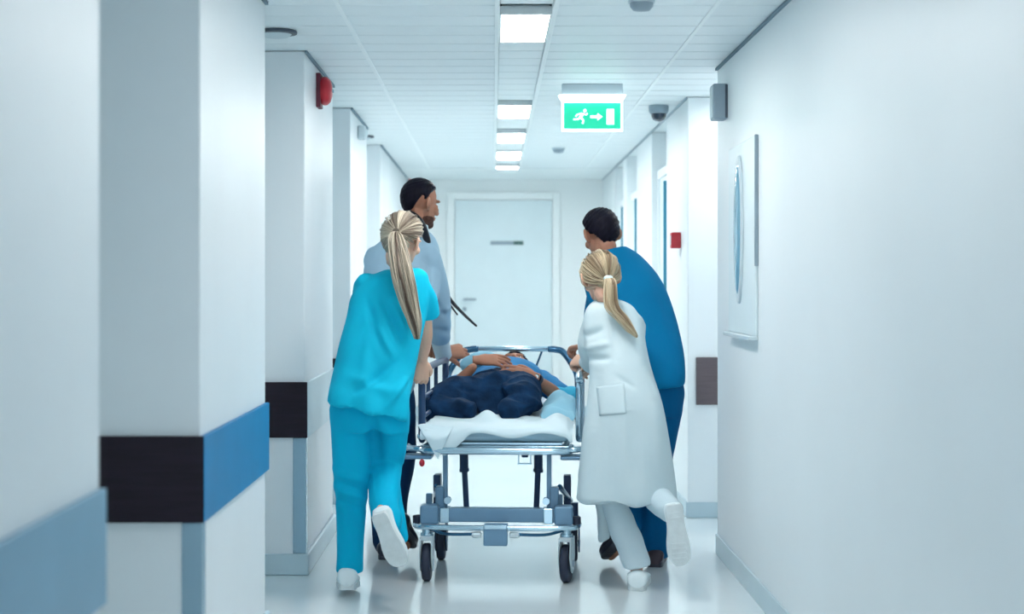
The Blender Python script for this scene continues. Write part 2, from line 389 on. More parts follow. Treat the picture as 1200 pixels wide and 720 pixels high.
# end door
d = empty('door_7', (.105, YE, 0)); tag(d, 'wide white door in the end wall', kind='structure')
solid('door_leaf', MB().box(-.50, .50, -.03, 0, .01, 2.22), door_m, d, bevel=.004)
solid('door_frame', MB().box(-.58, -.505, -.05, 0, 0, 2.30).box(.505, .58, -.05, 0, 0, 2.30).box(-.505, .505, -.05, 0, 2.225, 2.30), end_m, d, bevel=.005)
hd = solid('handle', MB().cyl((-.40, -.03, 1.20), (-.40, -.09, 1.20), .012).box(-.41, -.28, -.10, -.08, 1.19, 1.212), grey_m, d, bevel=.003)
solid('lock_plate', MB().cyl((-.40, -.03, 1.10), (-.40, -.045, 1.10), .022), grey_m, d, smooth=True)
t = empty('door_sign', (W(594, 285, YE).x, YE - .03, W(0, 285, YE).z)); tag(t, 'narrow grey door sign plate on the end door', 'sign')
solid('plate', MB().box(-.17, .07, -.008, 0, -.02, .02), grey_m, t, bevel=.002)
solid('dark_plate', MB().box(.07, .17, -.010, 0, -.02, .02), mat('sign_dark_green', (.05, .13, .12), .5, var=.05), t, bevel=.002)

# ------------------------------------------------------------------ wall and ceiling devices
def dome_ring(mb, c, prof, n=32, axis='z'):
    rings = []
    for r, h in prof:
        if axis == 'z': rings.append((Vector(c) + Vector((0, 0, h)), Vector((r, 0, 0)), Vector((0, r, 0))))
        elif axis == 'x': rings.append((Vector(c) + Vector((h, 0, 0)), Vector((0, r, 0)), Vector((0, 0, r))))
    return mb.loft(rings, n)
# exit sign
t = empty('exit_sign', (.537, 8.8, CEIL)); tag(t, 'green lit exit sign with running man, arrow and door', 'exit sign')
solid('mount_box', MB().box(-.165, .165, -.03, .03, -.062, 0), lgrey_m, t, bevel=.004)
solid('lamp_housing', MB().prism([(-.182, -.04, -.062), (.182, -.04, -.062), (.172, -.04, -.082), (.150, -.04, -.100), (-.150, -.04, -.100), (-.172, -.04, -.082)], (0, .08, 0)), mat('sign_lamp', (1, 1, 1), .4, emit=(.85, 1, 1), estr=2.6), t)
fr = solid('frame', MB().box(-.166, .166, -.012, .012, -.102, -.09).box(-.166, .166, -.012, .012, -.258, -.244).box(-.166, -.154, -.012, .012, -.244, -.102).box(.154, .166, -.012, .012, -.244, -.102), signw_m, t, bevel=.003)
pn = solid('panel', MB().box(-.154, .154, -.006, .006, -.246, -.10), greens_m, t)
yf = -.0075
def flat(mb, pts, dz=-.178, dx=0): mb.prism([(x + dx, yf, z + dz) for x, z in pts], (0, -.002, 0))
mb = MB(); flat(mb, [(.078, .042), (.118, .042), (.118, -.042), (.078, -.042)]); solid('door_symbol', mb, signw_m, pn)
mb = MB(); flat(mb, [(-.010, .007), (.028, .007), (.028, .020), (.056, 0), (.028, -.020), (.028, -.007), (-.010, -.007)]); solid('arrow', mb, signw_m, pn)
mb = MB()
def bar(a, b, wd):
    a = Vector((a[0], 0, a[1])); b = Vector((b[0], 0, b[1])); d_ = (b - a).normalized(); nn = Vector((-d_.z, 0, d_.x)) * wd / 2
    mb.prism([(p.x - .062, yf, p.z - .178) for p in (a + nn, b + nn, b - nn, a - nn)], (0, -.002, 0))
bar((-.004, -.006), (.010, .018), .017); bar((.004, .018), (-.020, .012), .008); bar((-.020, .012), (-.028, .000), .008)
bar((.010, .018), (.030, .010), .007); bar((.030, .010), (.036, .020), .007)
bar((-.002, -.004), (-.018, -.014), .010); bar((-.018, -.014), (-.040, -.014), .009); bar((.000, -.006), (.014, -.018), .010); bar((.014, -.018), (.010, -.038), .009)
mb.prism([(-.062 + .022 + .009 * math.cos(a), yf, -.178 + .033 + .009 * math.sin(a)) for a in [i * PI / 8 for i in range(16)]], (0, -.002, 0))
solid('running_man', mb, signw_m, pn)

# dome camera
t = empty('dome_camera', (1.005, 9.85, CEIL)); tag(t, 'dark-domed security camera on the ceiling right of the exit sign', 'security camera')
solid('housing', dome_ring(MB(), (0, 0, 0), [(.058, 0), (.062, -.01), (.060, -.035), (.052, -.05)]), grey_m, t, smooth=True)
solid('dome', dome_ring(MB(), (0, 0, -.05), [(.048, 0), (.045, -.02), (.035, -.038), (.018, -.047), (.003, -.049)]), glassd_m, t, smooth=True)
# smoke detectors
for (x, y), lb in (((.52, 12.9), 'small grey smoke detector on the far ceiling under the exit sign'), ((.567, 6.2), 'smoke detector on the ceiling at the top edge of the picture')):
    t = empty('smoke_detector', (x, y, CEIL)); tag(t, lb, 'smoke detector', None)
    solid('base', dome_ring(MB(), (0, 0, 0), [(.052, 0), (.052, -.012)]), lgrey_m, t, smooth=True)
    solid('head', dome_ring(MB(), (0, 0, -.012), [(.045, 0), (.044, -.014), (.032, -.028), (.01, -.031)]), grey_m, t, smooth=True)
# downlights seen edge-on before two pillars
for (x, y), lb in (((-.93, 6.95), 'round dark-rimmed ceiling fitting before the pillar with the red bell'), ((-.96, 11.85), 'round ceiling fitting in the far left recess')):
    t = empty('ceiling_fitting', (x, y, CEIL)); tag(t, lb, 'ceiling fitting')
    solid('rim', dome_ring(MB(), (0, 0, 0), [(.085, 0), (.09, -.006), (.088, -.014), (.07, -.016)]), dgrey_m, t, smooth=True)
    solid('lens', dome_ring(MB(), (0, 0, -.016), [(.066, 0), (.05, -.012), (.01, -.018)]), lgrey_m, t, smooth=True)
# alarm bell
t = empty('alarm_bell', (XL, 8.07, 2.315)); tag(t, 'round red fire alarm bell high on the left pillar', 'alarm bell')
solid('backplate', MB().box(0, .022, -.055, .055, -.085, .085), mat('alarm_dark_red', (.12, .01, .03), .5, var=.1), t, bevel=.004)
solid('gong', dome_ring(MB(), (.022, 0, 0), [(.066, 0), (.072, .012), (.070, .028), (.055, .044), (.03, .052), (.004, .054)], axis='x'), red_m, t, smooth=True)
solid('centre_bolt', dome_ring(MB(), (.074, 0, 0), [(.010, 0), (.008, .008)], n=12, axis='x'), chrome_m, t, smooth=True)
# small sensor
t = empty('motion_sensor', (XL, 10.5, 2.33)); tag(t, 'small white sensor high on the left pillar beyond the bell', 'sensor')
solid('body', MB().box(0, .05, -.04, .04, -.04, .05), lgrey_m, t, bevel=.01)
solid('lens', MB().ell((.05, 0, 0), (.016, .024, .028)), white_m, t, smooth=True)
# red alarm light far
t = empty('alarm_light', (-.826, 16.4, 2.39)); tag(t, 'tiny red alarm light at the far end of the left wall', 'alarm light')
solid('base', MB().box(-.05, -.03, -.04, .04, -.04, .04), lgrey_m, t, bevel=.004); solid('lamp', MB().ell((-.022, 0, 0), (.03, .03, .035)), red_m, t, smooth=True)
# grey box speaker under the ceiling on the right wall
t = empty('wall_speaker', (XR, 7.86, 2.235)); tag(t, 'grey box speaker under the ceiling at the end of the right wall', 'speaker')
solid('cabinet', MB().box(-.068, 0, -.06, .06, -.085, .085), grey_m, t, bevel=.006)
solid('grille', MB().box(-.072, -.068, -.05, .05, -.075, .075), lgrey_m, t, bevel=.001)
solid('side_seam', MB().box(-.012, 0, -.062, -.060, -.08, .08), dgrey_m, t)
# red call point
t = empty('fire_call_point', (XR, 9.78, 1.618)); tag(t, 'square red fire call point on the right pier', 'call point')
solid('box', MB().box(-.058, 0, -.045, .045, -.048, .048), red_m, t, bevel=.006)
solid('glass_pane', MB().box(-.061, -.058, -.028, .028, -.028, .028), lgrey_m, t, bevel=.001)
# framed panel with an oval glass on the right wall
t = empty('wall_panel', (XR, 6.9, 1.13)); tag(t, 'white framed wall panel with a tall oval glass on the right wall', 'wall panel')
solid('backboard', MB().box(-.014, 0, 0, .78, 0, .86), door_m, t, bevel=.006)
solid('near_edge', MB().box(-.017, 0, -.008, .002, .30, .86), grey_m, t, bevel=.003)
mb = MB(); mb.loft([(Vector((-.015 - h, .42, .47)), Vector((0, .11 - i, 0)), Vector((0, 0, .335 - i))) for h, i in ((0, 0), (.010, .002), (.012, .010))], 40); solid('oval_rim', mb, lgrey_m, t, smooth=True)
mb = MB(); mb.loft([(Vector((-.024 - h, .42, .47)), Vector((0, r_, 0)), Vector((0, 0, r_ * 3.2))) for h, r_ in ((0, .095), (.008, .085), (.012, .05), (.0135, .01))], 40); solid('oval_glass', mb, mirror_m, t, smooth=True)
solid('ledge', MB().box(-.04, 0, .0, .78, -.018, 0), lgrey_m, t, bevel=.004)

# ------------------------------------------------------------------ the gurney
G = empty('hospital_gurney', (.012, 7.32, 0), R(-3.4)); tag(G, 'blue-grey steel hospital gurney pushed down the corridor', 'gurney')
def tube(name, pts, r, m, parent=G, n=12, sub=5):
    return solid(name, MB().limb([(p, r) for p in pts], n=n, sub=sub), m, parent, smooth=True)
bx = lambda *a: MB().box(*a)
solid('bed_frame', bx(-.335, .335, .02, .06, .585, .625).box(-.335, -.30, .06, 1.72, .585, .625).box(.30, .335, .06, 1.72, .585, .625).box(-.30, .30, .80, .84, .59, .62).box(-.335, .335, 1.70, 1.74, .585, .625), chrome_m, G, bevel=.010)
solid('bed_deck', bx(-.30, .30, .05, 1.72, .62, .635), chrome_m, G, bevel=.004)
tube('end_bumper', [(-.34, .16, .60), (-.335, .03, .60), (-.30, -.005, .60), (-.15, -.012, .60), (.15, -.012, .60), (.30, -.005, .60), (.335, .03, .60), (.34, .16, .60)], .017, chrome_m)
mt = solid('mattress', bx(-.325, .325, .03, 1.72, .637, .705), pad_m, G, bevel=.025, seg=4)
solid('backrest_cushion', MB().prism([(-.29, 1.18, .70), (-.29, 1.18, .712), (-.29, 1.70, .80), (-.29, 1.72, .70)], (.58, 0, 0)), pad_m, G, bevel=.015, seg=3)
# lifting columns and thin rods
for s in (-1, 1):
    c = MB().cyl((s * .178, .42, .59), (s * .178, .44, .455), .021).cyl((s * .178, .40, .575), (s * .178, .40, .592), .03)
    solid('lift_column', c.cyl((s * .178, .44, .47), (s * .176, .44, .455), .024), post_m, G, smooth=True)
    solid('inner_piston', MB().cyl((s * .176, .44, .46), (s * .166, .46, .235), .014), post_m, G, smooth=True)
    solid('end_leg', bx(s * .238 - .011, s * .238 + .011, .09, .115, .31, .59), paint_m, G, bevel=.003)
    jb = solid('leg_bracket', bx(s * .262 - .02, s * .262 + .02, .08, .14, .31, .425).box(s * .30 - .03, s * .30, .12, .14, .34, .39), paint_m, G, bevel=.006)
    solid('bracket_knob', MB().cyl((s * .225, .06, .365), (s * .225, .10, .365), .016), chrome_m, jb, smooth=True)
    solid('brace', MB().limb([((s * .33, .60, .30), .012), ((s * .285, .16, .42), .012)], sub=1), tube_m, G, smooth=True)
    solid('hydraulic_cover', bx(s * .315 - .018, s * .315 + .018, .50, .58, .28, .43), post_m, G, bevel=.006)
# base
solid('base_beam', bx(-.345, .345, .03, .09, .272, .335), paint_m, G, bevel=.006)
for s in (-1, 1):
    solid('beam_end_cap', bx(s * .305 - .042, s * .305 + .042, .015, .10, .262, .348), paint_m, G, bevel=.010)
    solid('beam_clamp', bx(s * .235 - .022, s * .235 + .022, .018, .095, .268, .338), chrome_m, G, bevel=.005)
    solid('side_beam', bx(s * .305 - .025, s * .305 + .025, .10, .60, .225, .275), paint_m, G, bevel=.006)
    solid('brake_pedal', bx(s * .085 - .022, s * .085 + .022, -.05, .0, .212, .236), lgrey_m, G, bevel=.009)
    solid('pedal_rod', MB().limb([((s * .10, -.02, .226), .007), ((s * .22, .0, .222), .007), ((s * .30, .04, .236), .007)]), tube_m, G, smooth=True)
    solid('corner_bumper', MB().cyl((s * .362, .05, .262), (s * .362, .05, .300), .021), rub_m, G, bevel=.006)
tube('foot_bar', [(-.375, .10, .258), (-.365, .02, .257), (-.33, -.015, .256), (-.15, -.022, .254), (.15, -.022, .254), (.33, -.015, .256), (.365, .02, .257), (.375, .10, .258)], .0125, chrome_m)
solid('piston_beam', bx(-.30, .30, .43, .49, .215, .255), paint_m, G, bevel=.005)
solid('rear_beam', bx(-.345, .345, .60, .66, .198, .245), paint_m, G, bevel=.006)
cb = solid('control_box', bx(-.054, .054, -.045, .02, .176, .272), paint_m, G, bevel=.006)
solid('control_lid', bx(-.052, .052, -.05, -.028, .252, .272), chrome_m, cb, bevel=.004)
# casters
def caster(x, y, fm, rz=0.0, bottom=0.0):
    c = empty('caster', (x, y, 0), rz); c.parent = G
    r_ = .086
    solid('wheel', MB().loft([(Vector((h, 0, r_)), Vector((0, q, 0)), Vector((0, 0, q))) for h, q in ((-.019, .060), (-.019, .078), (-.012, r_), (.012, r_), (.019, .078), (.019, .060))], 32), rub_m, c, smooth=True)
    f_ = MB()
    for s in (-1, 1):
        pts = [(s * .022, .045, .198), (s * .022, -.045, .198), (s * .022, -.060, .12), (s * .022, -.030, .055), (s * .022, 0, .040), (s * .022, .028, .055), (s * .022, .052, .12)]
        f_.prism(pts, (s * .008, 0, 0))
    f_.box(-.03, .03, -.045, .045, .188, .207)
    solid('fork', f_, fm, c, bevel=.004)
    solid('swivel_stem', MB().cyl((0, 0, .20), (0, 0, .285), .022).cyl((0, 0, .205), (0, 0, .22), .03), chrome_m if fm is not post_m else fm, c, smooth=True)
    solid('hub', MB().cyl((-.032, 0, r_), (.032, 0, r_), .016), chrome_m, c, smooth=True)
caster(-.318, .055, lgrey_m); caster(.318, .055, lgrey_m, R(-10)); caster(-.305, .63, post_m); caster(.345, .63, post_m)
# folded push handles at the near corners
for s in (-1, 1):
    h = solid('push_handle', MB().limb([((s * .30, .03, .60), .016), ((s * .35, .00, .607), .020), ((s * .41, .05, .607), .021), ((s * .42, .16, .605), .018)], flat=.7), chrome_m, G, smooth=True)
    solid('handle_plate', bx(s * .355 - .065, s * .355 + .065, -.01, .11, .560, .578), paint_m, h, bevel=.008)
solid('release_knob', MB().ell((-.335, .0, .543), (.013, .013, .017)).cyl((-.335, 0, .553), (-.335, 0, .565), .006), red_m, G, smooth=True)
# small catch and bottle holder hanging under the bed
hk = solid('bottle_holder', bx(.085, .150, .30, .315, .505, .512).box(.087, .092, .30, .33, .505, .58).box(.143, .148, .30, .33, .505, .58), chrome_m, G, bevel=.002)
solid('latch', bx(.085, .150, .28, .34, .565, .59).cyl((.105, .28, .555), (.135, .28, .555), .014), post_m, hk, bevel=.003)
# side rails
def rail(s, m, y0, y1, zt, x):
    r_ = empty('side_rail', (x * s, 0, 0)); r_.parent = G
    tube('top_bar', [(0, y0, .64), (0, y0 - .005, zt - .05), (0, y0 + .04, zt), (0, y1 - .04, zt), (0, y1 + .005, zt - .05), (0, y1, .64)], .017, m, r_)
    for z in (.83, .74): tube('rail_bar', [(0, y0 + .0, z), (0, y1, z)], .010, m, r_, sub=1)
    n = 3
    for i in range(1, n): tube('rail_post', [(s * .012, y0 + (y1 - y0) * i / n, .60), (s * .012, y0 + (y1 - y0) * i / n, zt - .015)], .010, m, r_, sub=1)
    tube('hinge_bar', [(s * .01, y0, .655), (s * .01, y1, .655)], .014, chrome_m, r_, sub=1)
    return r_
rail(-1, post_m, .10, 1.30, .950, .345)  # left rail takes the dark post colour to stand for its shade
rail(1, chrome_m, .18, 1.15, .925, .375)
# raised hoop at the head end
tube('head_hoop', [(-.36, 1.52, .62), (-.36, 1.55, .80), (-.345, 1.60, .88), (-.28, 1.64, .975), (-.235, 1.65, .992), (-.20, 1.65, .995)], .0185, tube_m, sub=6)
tube('head_hoop', [(.36, 1.52, .62), (.36, 1.55, .80), (.345, 1.60, .88), (.28, 1.64, .975), (.235, 1.65, .992), (.20, 1.65, .995)], .0185, tube_m, sub=6)
tube('head_bar', [(-.22, 1.65, .995), (.22, 1.65, .995)], .0155, chrome_m, sub=1)
for s in (-1, 1): tube('hoop_strut', [(s * .16, 1.65, .985), (s * .06 + .03 * s, 1.70, .80)], .006, tube_m, sub=1)

GM = parent_matrix(G)
def gw(x, y, z): return GM @ Vector((x, y, z))
# sheet: a draped cloth with pointed corners over the mattress end, slightly thick
def cloth(name, fn, nu, nv, m, thick=.003):
    vs = [fn(i / nu, j / nv) for j in range(nv + 1) for i in range(nu + 1)]
    fs = [(j * (nu + 1) + i, j * (nu + 1) + i + 1, (j + 1) * (nu + 1) + i + 1, (j + 1) * (nu + 1) + i) for j in range(nv) for i in range(nu)]
    o = link(name, MB().add(vs, fs).mesh(name), None, m, True)
    sd = o.modifiers.new('thick', 'SOLIDIFY'); sd.thickness = thick; sd.offset = 1
    ss = o.modifiers.new('sub', 'SUBSURF'); ss.levels = 1; ss.render_levels = 1
    return o
def sheet_fn(u, v):
    x = -.345 + .69 * u; y = .015 + 1.0 * v
    z = .712 + .006 * math.sin(x * 31 + y * 9) * math.sin(y * 17) + .03 * max(0, abs(x) - .27) * 8 * .2
    if v < .10:                                       # edge hanging over the near end, a point on the left
        k = 1 - v / .10
        hang = .045 + .085 * max(0, 1 - abs(x + .235) / .12) + .012 * math.sin(x * 22)
        y = .015 - .028 * min(1, k * 1.6); z = .714 - hang * k
    elif v < .30:
        z += .055 * math.exp(-((x + .05) / .055) ** 2) * math.sin((v - .1) / .2 * PI) + .03 * math.exp(-((x - .27) / .05) ** 2)
    if abs(x) > .325: z -= .02
    return gw(x, y, z)
o = cloth('bed_sheet', sheet_fn, 60, 60, sheet_m); tag(o, 'white crumpled sheet hanging over the near end of the gurney mattress', 'sheet')
# corner of paper sheet folded over the left handle
def tri_fn(u, v):
    x = -.36 + .17 * u * (1 - v) + .10 * v; y = .03 - .055 * min(1, v * 3) ; z = .715 - .15 * v + .006 * math.sin(u * 6 + v * 4)
    return gw(x, y, z)
o = cloth('paper_towel', tri_fn, 14, 14, sheet_m); tag(o, 'white pointed cloth corner draped over the left end of the mattress', 'cloth')
def blanket_fn(u, v):
    x = .19 + .165 * u; y = .42 + .75 * v
    z = .700 + max(0, math.sin(v * PI)) ** .5 * (.035 + .060 * math.sin(u * PI * .9)) + .02 * math.sin(v * 14 + u * 4) * math.sin(u * PI) + .012 * math.sin(v * 31)
    if u < .05 or u > .95: z = .718
    return gw(x, y, z)
o = cloth('folded_blanket', blanket_fn, 20, 30, lblue_m, .008); tag(o, 'light blue blanket bunched against the right rail of the gurney', 'blanket')

# ------------------------------------------------------------------ people
def frame(loc, yaw=0, pitch=0, roll=0):             # yaw: turn right from facing away; pitch: nod down; roll: tilt right
    return Matrix.Translation(loc) @ Matrix.Rotation(-yaw, 4, 'Z') @ Matrix.Rotation(-pitch, 4, 'X') @ Matrix.Rotation(roll, 4, 'Y')

def head_prims(mb, M, k=1.0, jaw=1.0):
    S_ = M @ Matrix.Scale(k, 4)
    E = lambda c, r, **kw: mb.ell(c, r, S_, **kw)
    E((0, -.015, .030), (.076, .096, .088)); E((0, .022, -.030), (.062, .072, .088)); E((0, .030, -.070), (.052 * jaw, .056, .050))
    E((0, .070, -.096), (.026 * jaw, .024, .022))
    mb.limb([((0, .088, .010), .009), ((0, .100, -.012), .010), ((0, .112, -.034), .0125)], M=S_, n=10)
    for s in (-1, 1):
        E((s * .011, .098, -.038), (.010, .012, .009)); E((s * .030, .080, .024), (.024, .013, .009)); E((s * .042, .066, -.026), (.022, .022, .022))
        E((s * .031, .076, -.006), (.018, .010, .012))
        mb.ell((0, 0, 0), (.010, .024, .035), S_ @ Matrix.Translation((s * .091, -.014, -.006)) @ Matrix.Rotation(s * R(42), 4, 'Z') @ Matrix.Rotation(R(10), 4, 'X'))
        mb.ell((0, 0, 0), (.009, .010, .010), S_ @ Matrix.Translation((s * .076, .002, -.034)))
    E((0, .092, -.062), (.023, .010, .0055)); E((0, .090, -.072), (.021, .011, .0065))
    # neck root
    mb.limb([((0, -.022, -.02), .052), ((0, -.028, -.09), .050)], M=S_, n=16, sub=1)

def head_extras(parent, M, k=1.0, lips=True):
    S_ = M @ Matrix.Scale(k, 4)
    for s in (-1, 1):
        e = solid('eye', MB().ell((s * .031, .0795, -.001), (.0115, .0095, .0085), S_, 12, 8), eye_m, None, smooth=True); at_parent(e, parent)
        i = solid('iris', MB().ell((s * .031, .0875, -.001), (.0048, .0025, .0048), S_, 10, 6), iris_m, None, smooth=True); i.parent = e
    if lips:
        e = solid('lips', MB().ell((0, .0955, -.0625), (.020, .008, .0035), S_).ell((0, .0945, -.0705), (.018, .008, .0045), S_), lip_m, None, smooth=True); at_parent(e, parent)

def hairline(az):                                   # az degrees from the face; height where hair begins
    pts = [(0, .076), (35, .070), (60, .045), (76, .005), (90, .022), (104, -.008), (122, -.058), (180, -.096)]
    az = abs(az)
    for (a, x), (b, y) in zip(pts, pts[1:]):
        if az <= b: t = (az - a) / (b - a); return x + (y - x) * t
    return pts[-1][1]
CC = Vector((0, -.015, .030)); CR = Vector((.076, .096, .088))
def hair_cap(parent, M, k, m, thick=.014, tex=.003, seed=3, low=0.0, name='hair'):
    S_ = M @ Matrix.Scale(k, 4); vs = []; fs = []; nu, nv = 72, 56
    for j in range(nv + 1):
        p = PI * j / nv
        for i in range(nu):
            t = 2 * PI * i / nu
            d = Vector((math.sin(p) * math.sin(t), math.sin(p) * math.cos(t), math.cos(p)))
            q = Vector((d.x * CR.x, d.y * CR.y, d.z * (CR.z if d.z > 0 else CR.z * 1.2)))
            z = q.z + CC.z; az = math.degrees(math.atan2(q.x, q.y + .03))
            h = z - (hairline(az) + low * (abs(az) > 84))
            a = max(0, min(1, (h + .004) / .016)); a = a * a * (3 - 2 * a)
            sc = (1 - .22) + a * (.22) ; nrm = Vector((d.x / CR.x, d.y / CR.y, d.z / CR.z)).normalized()
            n_ = math.sin(t * 37 + seed + 3 * math.sin(p * 9)) * .5 + math.sin(t * 61 + p * 23 + seed) * .5
            vs.append(CC + q * sc + nrm * a * (thick + tex * n_))
    for j in range(nv):
        for i in range(nu):
            fs.append((j * nu + i, j * nu + (i + 1) % nu, (j + 1) * nu + (i + 1) % nu, (j + 1) * nu + i))
    o = link(name, MB().add([S_ @ v for v in vs], fs).mesh(name), None, m, True); at_parent(o, parent)
    return o
def strands(name, paths, m, parent, r0=.0016, r1=.0006, n=4, sub=3):
    mb = MB()
    for pts in paths:
        e_ = Vector(pts[len(pts) // 2]) * 70
        a = max(0, min(1, .5 + .38 * math.sin(e_.x * 1.3 + 1) + .25 * math.sin(e_.x * 3.1 + e_.z * .4) + random.uniform(-.25, .25))); L = len(pts)
        mb.limb([(p, r0 + (r1 - r0) * (i / (L - 1)) ** 2) for i, p in enumerate(pts)], n=n, sub=sub, cap=False, att=a)
    me = mb.mesh(name)
    at = me.attributes.new('strand', 'FLOAT', 'POINT'); at.data.foreach_set('value', mb.a)
    o = link(name, me, None, m, True); at_parent(o, parent); return o
def combed(parent, M, k, tie, m, count=420, thick=.016, loose=0.0):    # strands combed over the skull to the tie (head-local)
    S_ = M @ Matrix.Scale(k, 4); dt = Vector(((tie[0]) / CR.x, (tie[1] - CC.y) / CR.y, (tie[2] - CC.z) / CR.z)).normalized(); paths = []
    for c in range(count):
        az = random.uniform(-180, 180); z = hairline(az) + random.uniform(0.0, .05)
        z = min(z, .108); zz = (z - CC.z) / (CR.z if z > CC.z else CR.z * 1.2); rr = math.sqrt(max(.02, 1 - min(.98, zz * zz)))
        d0 = Vector((rr * math.sin(R(az)), rr * math.cos(R(az)), zz)).normalized()
        ang = d0.angle(dt)
        if ang < .15: continue
        pts = []; th = thick + random.uniform(-.002, .003) + loose * random.random() ** 3
        for i in range(8):
            t = i / 7; q = (d0 * math.sin((1 - t) * ang) + dt * math.sin(t * ang)) / math.sin(ang)
            q.normalize(); nrm = Vector((q.x / CR.x, q.y / CR.y, q.z / CR.z)).normalized()
            hh = th * (0.75 + .35 * math.sin(t * PI)) if i < 7 else th
            P = CC + Vector((q.x * CR.x, q.y * CR.y, q.z * (CR.z if q.z > 0 else CR.z * 1.2))) + nrm * hh
            pts.append(S_ @ P)
        paths.append(pts)
    return strands('combed_strands', paths, m, parent, .0022, .0013)
def ponytail(parent, centre, widths, m, count=150, name='ponytail', yk=.6):
    n = len(centre); paths = []
    for c in range(count):
        lk = random.randrange(9); la = lk * 2.4; endn = n if (lk % 3 or random.random() < .3) else n - 1
        ox, oy = .62 * math.cos(la), .62 * math.sin(la)
        if lk == 8: ox = oy = 0
        ox += random.gauss(0, .16); oy += random.gauss(0, .16); a = math.atan2(oy, ox); r_ = min(1.1, math.hypot(ox, oy))
        pts = []
        for i in range(endn):
            w_ = widths[i]; aa = a + .10 * i * (random.random() - .5) + .22 * math.sin(i * 1.1 + lk)
            pts.append(centre[i] + Vector((math.cos(aa) * r_ * w_, math.sin(aa) * r_ * w_ * yk, random.uniform(-.008, .008) * (i > 0))))
        paths.append(pts)
    return strands(name, paths, m, parent, .0030, .0010, n=4, sub=4)

def hand_prims(mb, wrist, fdir, dorsal, thumb=1, curl=(25, 30, 20), k=1.0, spread=1.0, tcurl=20):
    y = Vector(fdir).normalized(); z = Vector(dorsal); z = (z - y * z.dot(y)).normalized(); x = y.cross(z)
    M = Matrix((( x.x, y.x, z.x, wrist.x), (x.y, y.y, z.y, wrist.y), (x.z, y.z, z.z, wrist.z), (0, 0, 0, 1))) @ Matrix.Scale(k, 4)
    V = Vector
    mb.loft([(M @ V((0, -.03, 0)), (M.to_3x3() @ V((.022, 0, 0))), M.to_3x3() @ V((0, 0, .019))), (M @ V((0, 0, 0)), (M.to_3x3() @ V((.027, 0, 0))), M.to_3x3() @ V((0, 0, .018))),
             (M @ V((0, .03, 0)), M.to_3x3() @ V((.036, 0, 0)), M.to_3x3() @ V((0, 0, .016))), (M @ V((0, .075, 0)), M.to_3x3() @ V((.040, 0, 0)), M.to_3x3() @ V((0, 0, .014))),
             (M @ V((0, .088, 0)), M.to_3x3() @ V((.036, 0, 0)), M.to_3x3() @ V((0, 0, .010)))], 16, 2.6)
    L = [.060, .078, .086, .078]                     # little finger to index
    for f_ in range(4):
        u = (-.031 + .0207 * f_) * thumb; p = V((u, .082 - (.010 if f_ == 0 else 0), 0)); ang = 0; pts = [(p.copy(), .0098)]
        side = (f_ - 1.5) * .055 * thumb * spread
        for sgm, fr_ in enumerate((.45, .30, .25)):
            ang += R(curl[sgm] * (1 + .06 * (1.5 - f_)))
            p = p + V((side, math.cos(ang), -math.sin(ang))).normalized() * L[f_] * fr_; pts.append((p.copy(), (.0092, .0084, .0072)[sgm]))
        mb.limb(pts, n=10, sub=3, M=M)
    p0 = V((.024 * thumb, .012, -.004)); p1 = p0 + V((.024 * thumb, .030, -.010)); a = R(tcurl)
    p2 = p1 + V((math.cos(a) * .018 * thumb, .026, -.010 - math.sin(a) * .02)); p3 = p2 + V((-.004 * thumb * math.sin(a), .020, -.012 - math.sin(a) * .01))
    mb.limb([(p0, .016), (p1, .0125), (p2, .0102), (p3, .0082)], n=10, sub=3, M=M)

def shoe(parent, heel, toe, up, m, ms, wd=.048, ht=.075, name='shoe'):
    heel, toe = Vector(heel), Vector(toe); y = (toe - heel); L = y.length; y.normalize(); z = Vector(up); z = (z - y * z.dot(y)).normalized(); x = y.cross(z)
    P = lambda a, b, c: heel + x * a + y * b + z * c
    prof = [(-.012, .30, .40), (.0, .60, .70), (.03, .76, .88), (.12, .86, 1.0), (.30, .74, .95), (.45, .80, .76), (.62, .96, .62), (.78, 1.0, .52), (.90, .86, .42), (.97, .60, .32), (1.0, .30, .18)]
    mb = MB(); mb.loft(rings_smooth([(P(0, t * L, .014 + ht * h / 2), x * wd * w_, z * ht * h / 2) for t, w_, h in prof], 3), 20, 2.15)
    o = solid(name, mb, m, None, smooth=True); at_parent(o, parent)
    so = MB(); outl = [(t, w_ * 1.0) for t, w_, h in prof[1:]]; out = []
    ss = [(t * L, w_ * wd * (.86 if t < .2 else 1)) for t, w_ in outl]
    loop = [P(-b, a, 0) for a, b in ss] + [P(b, a, 0) for a, b in reversed(ss)]
    so.prism([p + z * .0 for p in loop], z * .024)
    for t in (.12, .2, .62, .7, .78, .86):            # tread bars, proud of the sole
        w_ = wd * .62
        so.prism([P(-w_, t * L, 0), P(w_, t * L, 0), P(w_, t * L + .010, 0), P(-w_, t * L + .010, 0)], -z * .002)
    q = solid('sole', so, ms, None, bevel=.004); q.parent = o; q.matrix_parent_inverse = Matrix.Identity(4)
    return o

